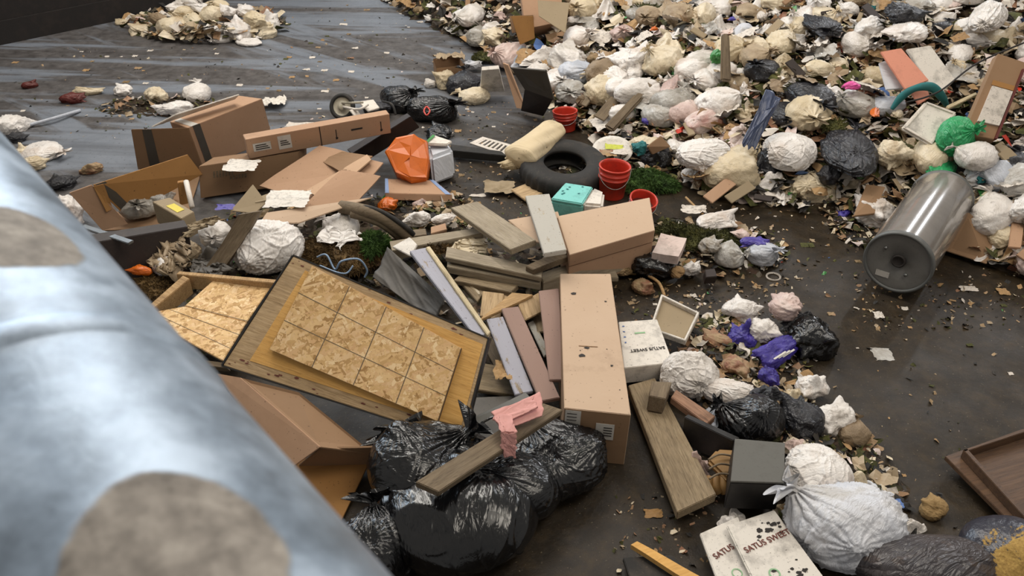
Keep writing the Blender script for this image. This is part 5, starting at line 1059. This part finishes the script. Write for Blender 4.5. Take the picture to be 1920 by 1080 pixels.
B(1390, 440, 40, 18, 'bag_pink', 'small pink wrapper right of the white bag', z=.12, style='l')
B(1330, 462, 40, 34, 'bag_clear', 'small grey stone like bag in the moss', z=.14, style='l')
B(1296, 505, 30, 34, 'bag_white', 'small white bag at the lower edge of the refuse patch', style='l')
B(1270, 510, 30, 26, 'paper_tan', 'crumpled tan paper below the black bag', style='l', cat='paper', name='crumpled_paper')
B(1168, 505, 36, 28, 'food', 'rotten vegetable lump at the end of the grey plank', style='l', cat='food waste', name='food_waste')
B(1205, 538, 50, 30, 'food', 'brown food waste lump with white scrap on the floor', z=0, style='l', cat='food waste', name='food_waste')
tube('bottle', [P(1126, 505, .05), P(1153, 495, .05)], .022, 'green_plastic', label='green bottle lying beside the grey plank end', cat='bottle')
slab('wood_block', Q((1322, 505, .14), (1340, 503, .14), (1345, 518, .12), (1324, 520, .12)), .08, 'dark_brown', label='small dark brown block in front of the moss', cat='block')
tube('stick', [P(1212, 515, .06), P(1235, 530, .06), P(1246, 555, .05)], .012, 'wood_tan', label='thin bent stick above the beige tray', cat='stick')
tube('stick', [P(1286, 370, .08), P(1318, 402, .08)], .01, 'wood_tan', label='thin stick behind the white draped bag', cat='stick')
scrap(1300, 395, 46, 20, 'paper_white', z=.08, label='white paper strip at the foot of the green grass', cat='paper')
# purple and black bag group
B(1385, 582, 64, 46, 'bag_white', 'white shopping bag with handles above the purple bag', z=.05, style='l', seed=2)
B(1470, 575, 74, 52, 'bag_pink', 'white and pink printed bag on top of the black bag', z=.14, style='l', seed=4)
B(1398, 632, 66, 52, 'bag_purple', 'left round purple bag', z=.02, style='l', seed=8)
B(1460, 660, 90, 48, 'bag_purple', 'lower purple bag with white stripes', z=.05, style='l', seed=5, ang=30)
STR = [o for o in COL.objects if o.get('label') == 'lower purple bag with white stripes'][0]
for k in range(3): sheet('stripe', Q((1450 + k * 8, 672 - k * 2, .22), (1453 + k * 8, 674 - k * 2, .22), (1475 + k * 8, 660 - k * 2, .24), (1472 + k * 8, 658 - k * 2, .24)), 'label_white', STR)
B(1430, 622, 56, 48, 'bag_white', 'white bag with loop handle between the purple bags', z=.08, style='l', seed=9)
B(1525, 635, 86, 84, 'bag_black', 'dull black bag right of the purple bags', z=.0, style='l', seed=2)
B(1510, 598, 90, 44, 'bag_dirtyblack', 'grey black stretched film above the dull black bag', z=.1, style='d', seed=6)
B(1440, 705, 40, 34, 'bag_purple', 'small dark purple twist below the striped purple bag', z=.06, style='l')
B(1345, 640, 70, 30, 'food', 'reddish food waste left of the purple bag', z=.02, style='l', cat='food waste', name='food_waste')
B(1380, 690, 66, 44, 'food', 'tan food and straw waste below the purple bag', z=.02, style='l', cat='food waste', name='food_waste')
B(1288, 705, 118, 84, 'bag_white', 'big white soiled bag above the reddish bar', z=.08, style='f', seed=5, spin=2, ang=-12)
B(1370, 738, 100, 54, 'bag_white', 'white wet bag draped left of the black open bag', z=.08, style='f', seed=7)
B(1340, 775, 50, 44, 'bag_blue', 'thin clear film hanging behind the reddish bar', z=.05, style='d')
B(1410, 790, 116, 112, 'bag_black', 'black open bag in front of the grey topped box', z=.06, style='k', seed=1, spin=2.8)
B(1440, 735, 70, 44, 'bag_dirtyblack', 'grey translucent black film above the black open bag', z=.2, style='d')
B(1500, 790, 90, 76, 'bag_dirtyblack', 'mossy black bag between black open bag and white scraps', z=.02, style='l', seed=10)
B(1522, 728, 60, 44, 'bag_white', 'white crumpled tissue bag at the right side of the wet refuse', z=.04, style='l', seed=1)
B(1490, 735, 40, 34, 'bag_cream', 'cream tissue lump left of the white tissue bag', z=.06, style='d')
B(1563, 790, 76, 66, 'bag_white', 'white speckled bag above the brown stained bag', z=.02, style='l', seed=4)
B(1600, 815, 60, 52, 'bag_tan', 'brown stained translucent bag at the right edge of the refuse', z=.0, style='t', seed=9)
B(1490, 830, 48, 24, 'bag_pink', 'pink and red smeared scrap above the big white bag', z=.12, style='d')
B(1530, 890, 124, 112, 'bag_white', 'big clean white bag right of the grey topped box', z=.06, style='f', seed=3, spin=.7)
B(1590, 905, 120, 90, 'bag_cream', 'yellowish film bag behind the largest translucent bag', z=.02, style='d', seed=3)
B(1585, 988, 210, 160, 'bag_blue', 'largest translucent white bag in the lower right', z=.02, style='f', seed=2, spin=4.6)
B(1690, 985, 90, 56, 'bag_white', 'white speckled tail of refuse right of the largest bag', z=.0, style='d', seed=6)
B(1500, 960, 60, 90, 'bag_cream', 'yellow tinted lower fold beside the printed cartons', z=.02, style='d')
B(1650, 1040, 100, 70, 'bag_clear', 'grey clear film below the largest translucent bag', z=.0, style='d')
B(1640, 915, 70, 36, 'bag_blue', 'shiny clear and blue wrapper right of the big white bag', z=.05, style='d', ang=-30)
scrap(1678, 945, 26, 16, 'blue_paper', z=.1, label='small bright blue paper scrap', cat='paper')
B(1625, 850, 36, 24, 'food', 'small yellow brown crust near the brown stained bag', z=0, style='d', cat='food waste', name='food_waste')
B(1380, 975, 80, 40, 'bag_white', 'shredded white plastic strands behind the printed cartons', z=.03, style='d')
B(1752, 955, 50, 46, 'sponge', 'tan crumpled sponge lump alone on the floor', z=0, style='l', seed=2, cat='sponge', name='sponge')
B(1300, 865, 36, 90, 'bag_pink', 'narrow pink scraps beside the wide plank', z=.0, style='d')
# ================================================================ tank, rust tray, vinyl cushion
def tank():
    A, Bk = P(1684, 492, .30), P(1765, 372, .32); s = ppm(1684, 492, .3); R = 62 / s; d = (Bk - A); L = d.length * 1.0; ax = d.normalized()
    z = ax; x = z.cross(Vector((0, 0, 1))).normalized(); y = z.cross(x); mw = Matrix(((x.x, y.x, z.x, A.x), (x.y, y.y, z.y, A.y), (x.z, y.z, z.z, A.z), (0, 0, 0, 1)))
    t = root('water_tank', Vector((A.x, A.y, 0)), 'shiny grey cylindrical water heater tank lying on its side', 'tank')
    n = NT('tank_enamel'); v = n.coord(); f = n.noise(v, 5, 5, .6); c = n.ramp(f, [(.3, '6e6862'), (.6, '7c7670'), (.8, '6c6154')]); sp = n.ramp(n.noise(v, 40, 3), [(.68, 0.), (.72, 1.)]); c = n.mix(n.math('MULTIPLY', sp, .4), c, '3b352d'); M['tank'] = n.fin(c, .2, .05); n.b.inputs['Coat Weight'].default_value = .6
    lathe('tank_shell', [(R*1.0, 0), (R, .02), (R, L*.5), (R, L), (R*.97, L+.03), (R*.85, L+.06), (R*.5, L+.085), (0, L+.09)], 'tank', mw, t, n=72)
    lathe('end_rim', [(R*.93, .0), (R*.94, -.015), (R*1.015, -.015), (R*1.02, .03), (R, .035)], 'heater_rim', mw, t, n=72)
    lathe('end_rim', [(R, L-.02), (R*1.015, L-.015), (R*1.015, L+.01), (R, L+.015)], 'heater_rim', mw, t, n=72)
    lathe('end_cap', [(0, .015), (R*.12, .015), (R*.13, .01), (R*.94, .006)], 'cap_grey', mw, t, n=48)
    lathe('fitting', [(0, -.0), (R*.14, -.0), (R*.16, -.012), (R*.20, -.012), (R*.21, .01)], 'ink', mw @ Matrix.Translation((R*.0, -R*.05, 0)), t, n=24)
    for a, b in ((-.45, -.35), (.3, .35)):
        o = lathe('bolt', [(0, -.006), (.012, -.006), (.012, .01)], 'steel', mw @ Matrix.Translation((R * a, R * b, 0)), t, n=12)
    e = [mw @ Vector((R * a, R * b, .002)) for a, b in ((-.55, .45), (-.15, .45), (-.15, .65), (-.55, .65))]
    sheet('rating_label', e, 'label_white', t)
tank()
slab('cardboard_sheet', Q((1772, 470, .05), (1812, 395, .35), (1870, 440, .2), (1850, 495, .05)), .015, 'card_brown', label='brown cardboard sheet right of the grey tank', cat='cardboard')
slab('cardboard_sheet', Q((1600, 405, .2), (1625, 345, .3), (1660, 350, .3), (1640, 400, .2)), .02, 'card_brown', label='brown cardboard piece left of the grey tank', cat='cardboard')
B(1640, 400, 60, 66, 'bag_white', 'white bag squeezed against the left side of the tank', z=.05, style='l', seed=11)
B(1585, 400, 30, 18, 'bag_purple', 'small purple and tan wrapper left of the tank', z=0, style='l')
def rust_tray():
    q = Q((1772, 855, .10), (2000, 775, .10), (2160, 960, .10), (1925, 1010, .10)); t = root('metal_tray', q[0], 'rusty brown metal tray with raised inner lip at the right edge', 'tray')
    slab('tray_base', q, .03, 'wood_rust', t, bevel=.003)
    q = Q((1806, 843, .16), (2010, 775, .16), (2160, 945, .16), (1935, 985, .16))
    for a in ((0, 0, 1, .03), (0, 0, .035, 1), (0, .97, 1, 1), (.97, 0, 1, 1)): slab('tray_lip', sub_quad(q, *a, .0), .06, 'wood_rust', t, bevel=.003)
rust_tray()
def cushion():
    a, b = P(1640, 1092, .22), P(1930, 1040, .30); t = root('vinyl_cushion', Vector((a.x, a.y, 0)), 'torn dark vinyl cushion with yellow foam showing, bottom right corner', 'cushion')
    for nm, px, py, w, h, sd in (('cushion_body', 1735, 1060, 250, 130, 3), ('cushion_end', 1890, 1040, 160, 140, 5)):
        o = bag(px, py, w, h, 'vinyl_dark', z=.02, style='v', seed=sd, name=nm, ang=12); adopt(o, t); o.material_slots[0].material = M['torn_vinyl'] if nm == 'cushion_end' else M['vinyl_dark']
cushion()
slab('wood_strip', Q((1180, 1022, .10), (1192, 1016, .10), (1325, 1085, .12), (1300, 1092, .12)), .03, 'wood_yellow', label='broken orange tan wood strip at the bottom edge', cat='strip', sub=3, rough=.006)
slab('grey_board', Q((1168, 1045, .06), (1260, 1040, .06), (1330, 1110, .06), (1190, 1110, .06)), .03, 'black_rubber', label='dark grey board under the broken orange wood strip', cat='board')
# ================================================================ left edge litter and floor scraps
B(22, 235, 60, 44, 'bag_white', 'white crumpled bag at the left edge of the floor', z=0, style='l')
B(25, 260, 40, 22, 'bag_dirtyblack', 'small black bag under the white left edge bag', z=0, style='l')
B(78, 284, 80, 30, 'bag_white', 'long white bag with pink end at the left', z=0, style='t', ang=-12)
B(45, 285, 50, 26, 'bag_cream', 'cream bag left of the long white bag', z=0, style='l')
B(62, 308, 40, 34, 'bag_cream', 'small cream bag below the long white bag, near the pipe', z=0, style='l')
B(110, 345, 60, 30, 'bag_dirtyblack', 'black plastic bag half hidden by the pipe at left', z=0, style='l')
B(125, 400, 36, 80, 'bag_white', 'white film between the pipe and the open ochre box', z=0, style='l')
B(170, 317, 50, 24, 'food', 'brown food waste lump on the floor left of the big box', z=0, style='l', cat='food waste', name='food_waste')
B(370, 176, 62, 40, 'bag_white', 'white bag standing behind the big cardboard box', z=0, style='t')
B(292, 180, 50, 34, 'bag_cream', 'cream soiled bag left of the white bag behind the box', z=0, style='l')
B(330, 205, 70, 34, 'bag_white', 'white film bag touching the raised lid of the big box', z=0, style='l')
B(232, 170, 40, 24, 'bag_white', 'small white and dark wrapper far left of the big box', z=0, style='l')
B(165, 172, 56, 18, 'bag_cream', 'flat cream bag beside the red smear of litter', z=0, style='l')
B(135, 186, 46, 22, 'red_dark', 'dull red crumpled bag on the far floor', z=0, style='l')
B(55, 160, 28, 16, 'red_dark', 'small dark red can like scrap on the far floor', z=0, style='l', cat='litter', name='can')
tube('plastic_strip', [P(42, 238, .02), P(100, 222, .05), P(150, 207, .02)], .018, 'bag_blue', label='long pale plastic strip on the floor at left', cat='strip')
scrap(512, 196, 40, 36, 'white_card', z=.02, seed=3, label='white torn carton on the floor right of the big box', cat='carton', flat=1.2)
scrap(562, 235, 48, 16, 'paper_white', z=.0, label='white paper just behind the long flat box', cat='paper')
scrap(1647, 591, 18, 14, 'paper_white', label='lone white scrap on the open floor right', cat='paper')
scrap(1655, 665, 36, 26, 'bag_clear', label='clear plastic wrapper flat on the open floor', cat='wrapper', flat=.3)
scrap(1408, 370, 56, 34, 'bag_pink', label='pinkish glove like scrap on the floor under the heap', cat='litter', name='plastic_scrap')
scrap(1225, 963, 34, 14, 'leather_tan', label='small tan leaf like scrap below the wide plank', cat='litter')
scrap(935, 355, 56, 36, 'card_grey', z=.02, seed=5, label='broken grey foam and paper piece in front of the tire', cat='litter', flat=1.0)
slab('plywood_offcut', Q((958, 355, .05), (990, 342, .06), (1018, 362, .05), (985, 375, .05)), .02, 'wood_dirty', label='small plywood offcut in front of the tire', cat='offcut')
scrap(895, 367, 28, 8, 'paper_white', label='thin white strip on the floor above the weathered plank', cat='litter')
B(830, 412, 52, 22, 'bag_white', 'white foam chunk behind the long grey beam', z=.08, style='l', cat='foam', name='foam_chunk')
slab('cardboard_box', Q((808, 425, .16), (835, 418, .16), (838, 430, .15), (808, 438, .15)), .08, 'card_tan', label='tiny tan carton behind the long grey beam', cat='box')
B(725, 385, 40, 30, 'orange_plastic', 'crumpled orange wrapper under the taped cardboard', z=.05, style='l', cat='wrapper', name='wrapper')
B(790, 382, 36, 14, 'bag_pink', 'pink and white wrapper below the taped cardboard', z=.02, style='l', cat='wrapper', name='wrapper')
B(780, 412, 60, 34, 'bag_white', 'white crumpled plastic right of the carpet roll', z=.05, style='l')
B(875, 463, 60, 24, 'bag_white', 'white paper bag with print between the beam and the planks', z=.15, style='l')
scrap(1815, 542, 30, 12, 'paper_white', label='flat white scrap on the floor right of the tank', cat='litter'); scrap(1880, 548, 20, 16, 'paper_tan', label='tan scrap on the floor at the right edge', cat='litter')
scrap(1512, 460, 26, 10, 'moss', label='dark leaf scrap on the open floor', cat='litter')
lathe('ring_lid', [(.045, 0), (.05, .008), (.058, .008), (.06, 0)], 'paper_white', Matrix.Translation(P(1450, 519, .003)), None, n=28, label='round white ring lid on the floor below the pale blue bag', cat='lid')
def floor_scraps():
    zones = [('far left floor', 20, 690, 95, 230, 34, ['paper_white', 'paper_white', 'food', 'paper_tan']), ('dark floor right of the refuse', 1480, 1900, 430, 900, 18, ['paper_white', 'paper_tan', 'food', 'moss']),
             ('floor between cartons and refuse', 1180, 1460, 530, 640, 18, ['paper_tan', 'food', 'paper_white']), ('floor behind the tire', 800, 1000, 200, 370, 22, ['paper_white', 'food', 'paper_tan']), ('far upper floor', 530, 800, 10, 140, 16, ['paper_white', 'food', 'moss'])]
    nm = {'paper_white': 'white', 'paper_tan': 'tan', 'food': 'brown', 'moss': 'dark green'}
    for z, x0, x1, y0, y1, n, ms in zones:
        for _ in range(n):
            px, py = rnd.uniform(x0, x1), rnd.uniform(y0, y1); m = rnd.choice(ms); s = rnd.uniform(5, 13); lab = f'tiny {nm[m]} litter scrap on the {z}'
            scrap(px, py, s, s * .6, m, label=lab, cat='litter', group=lab.replace('scrap', 'scraps'), name='litter_scrap')
floor_scraps()
def ground_grit():
    r = random.Random(6); pts = []
    for x0, x1, y0, y1, n in ((1150, 1650, 380, 560, 420), (1180, 1480, 530, 660, 350), (750, 1050, 190, 420, 600), (1600, 1920, 500, 620, 220), (20, 700, 90, 260, 260), (1450, 1900, 560, 1000, 110), (540, 900, 10, 170, 160), (1150, 1350, 930, 1080, 100)):
        for _ in range(n): pts.append(P(r.uniform(x0, x1), r.uniform(y0, y1), .0))
    shard_field('floor_grit', pts, 'fine crumbs of dirt and rubbish strewn over the wet floor', .006, .022, [5, 8, 10, 6, 12, 3, 22, 14, .2, .3, .2, .6], seed=21)
ground_grit()
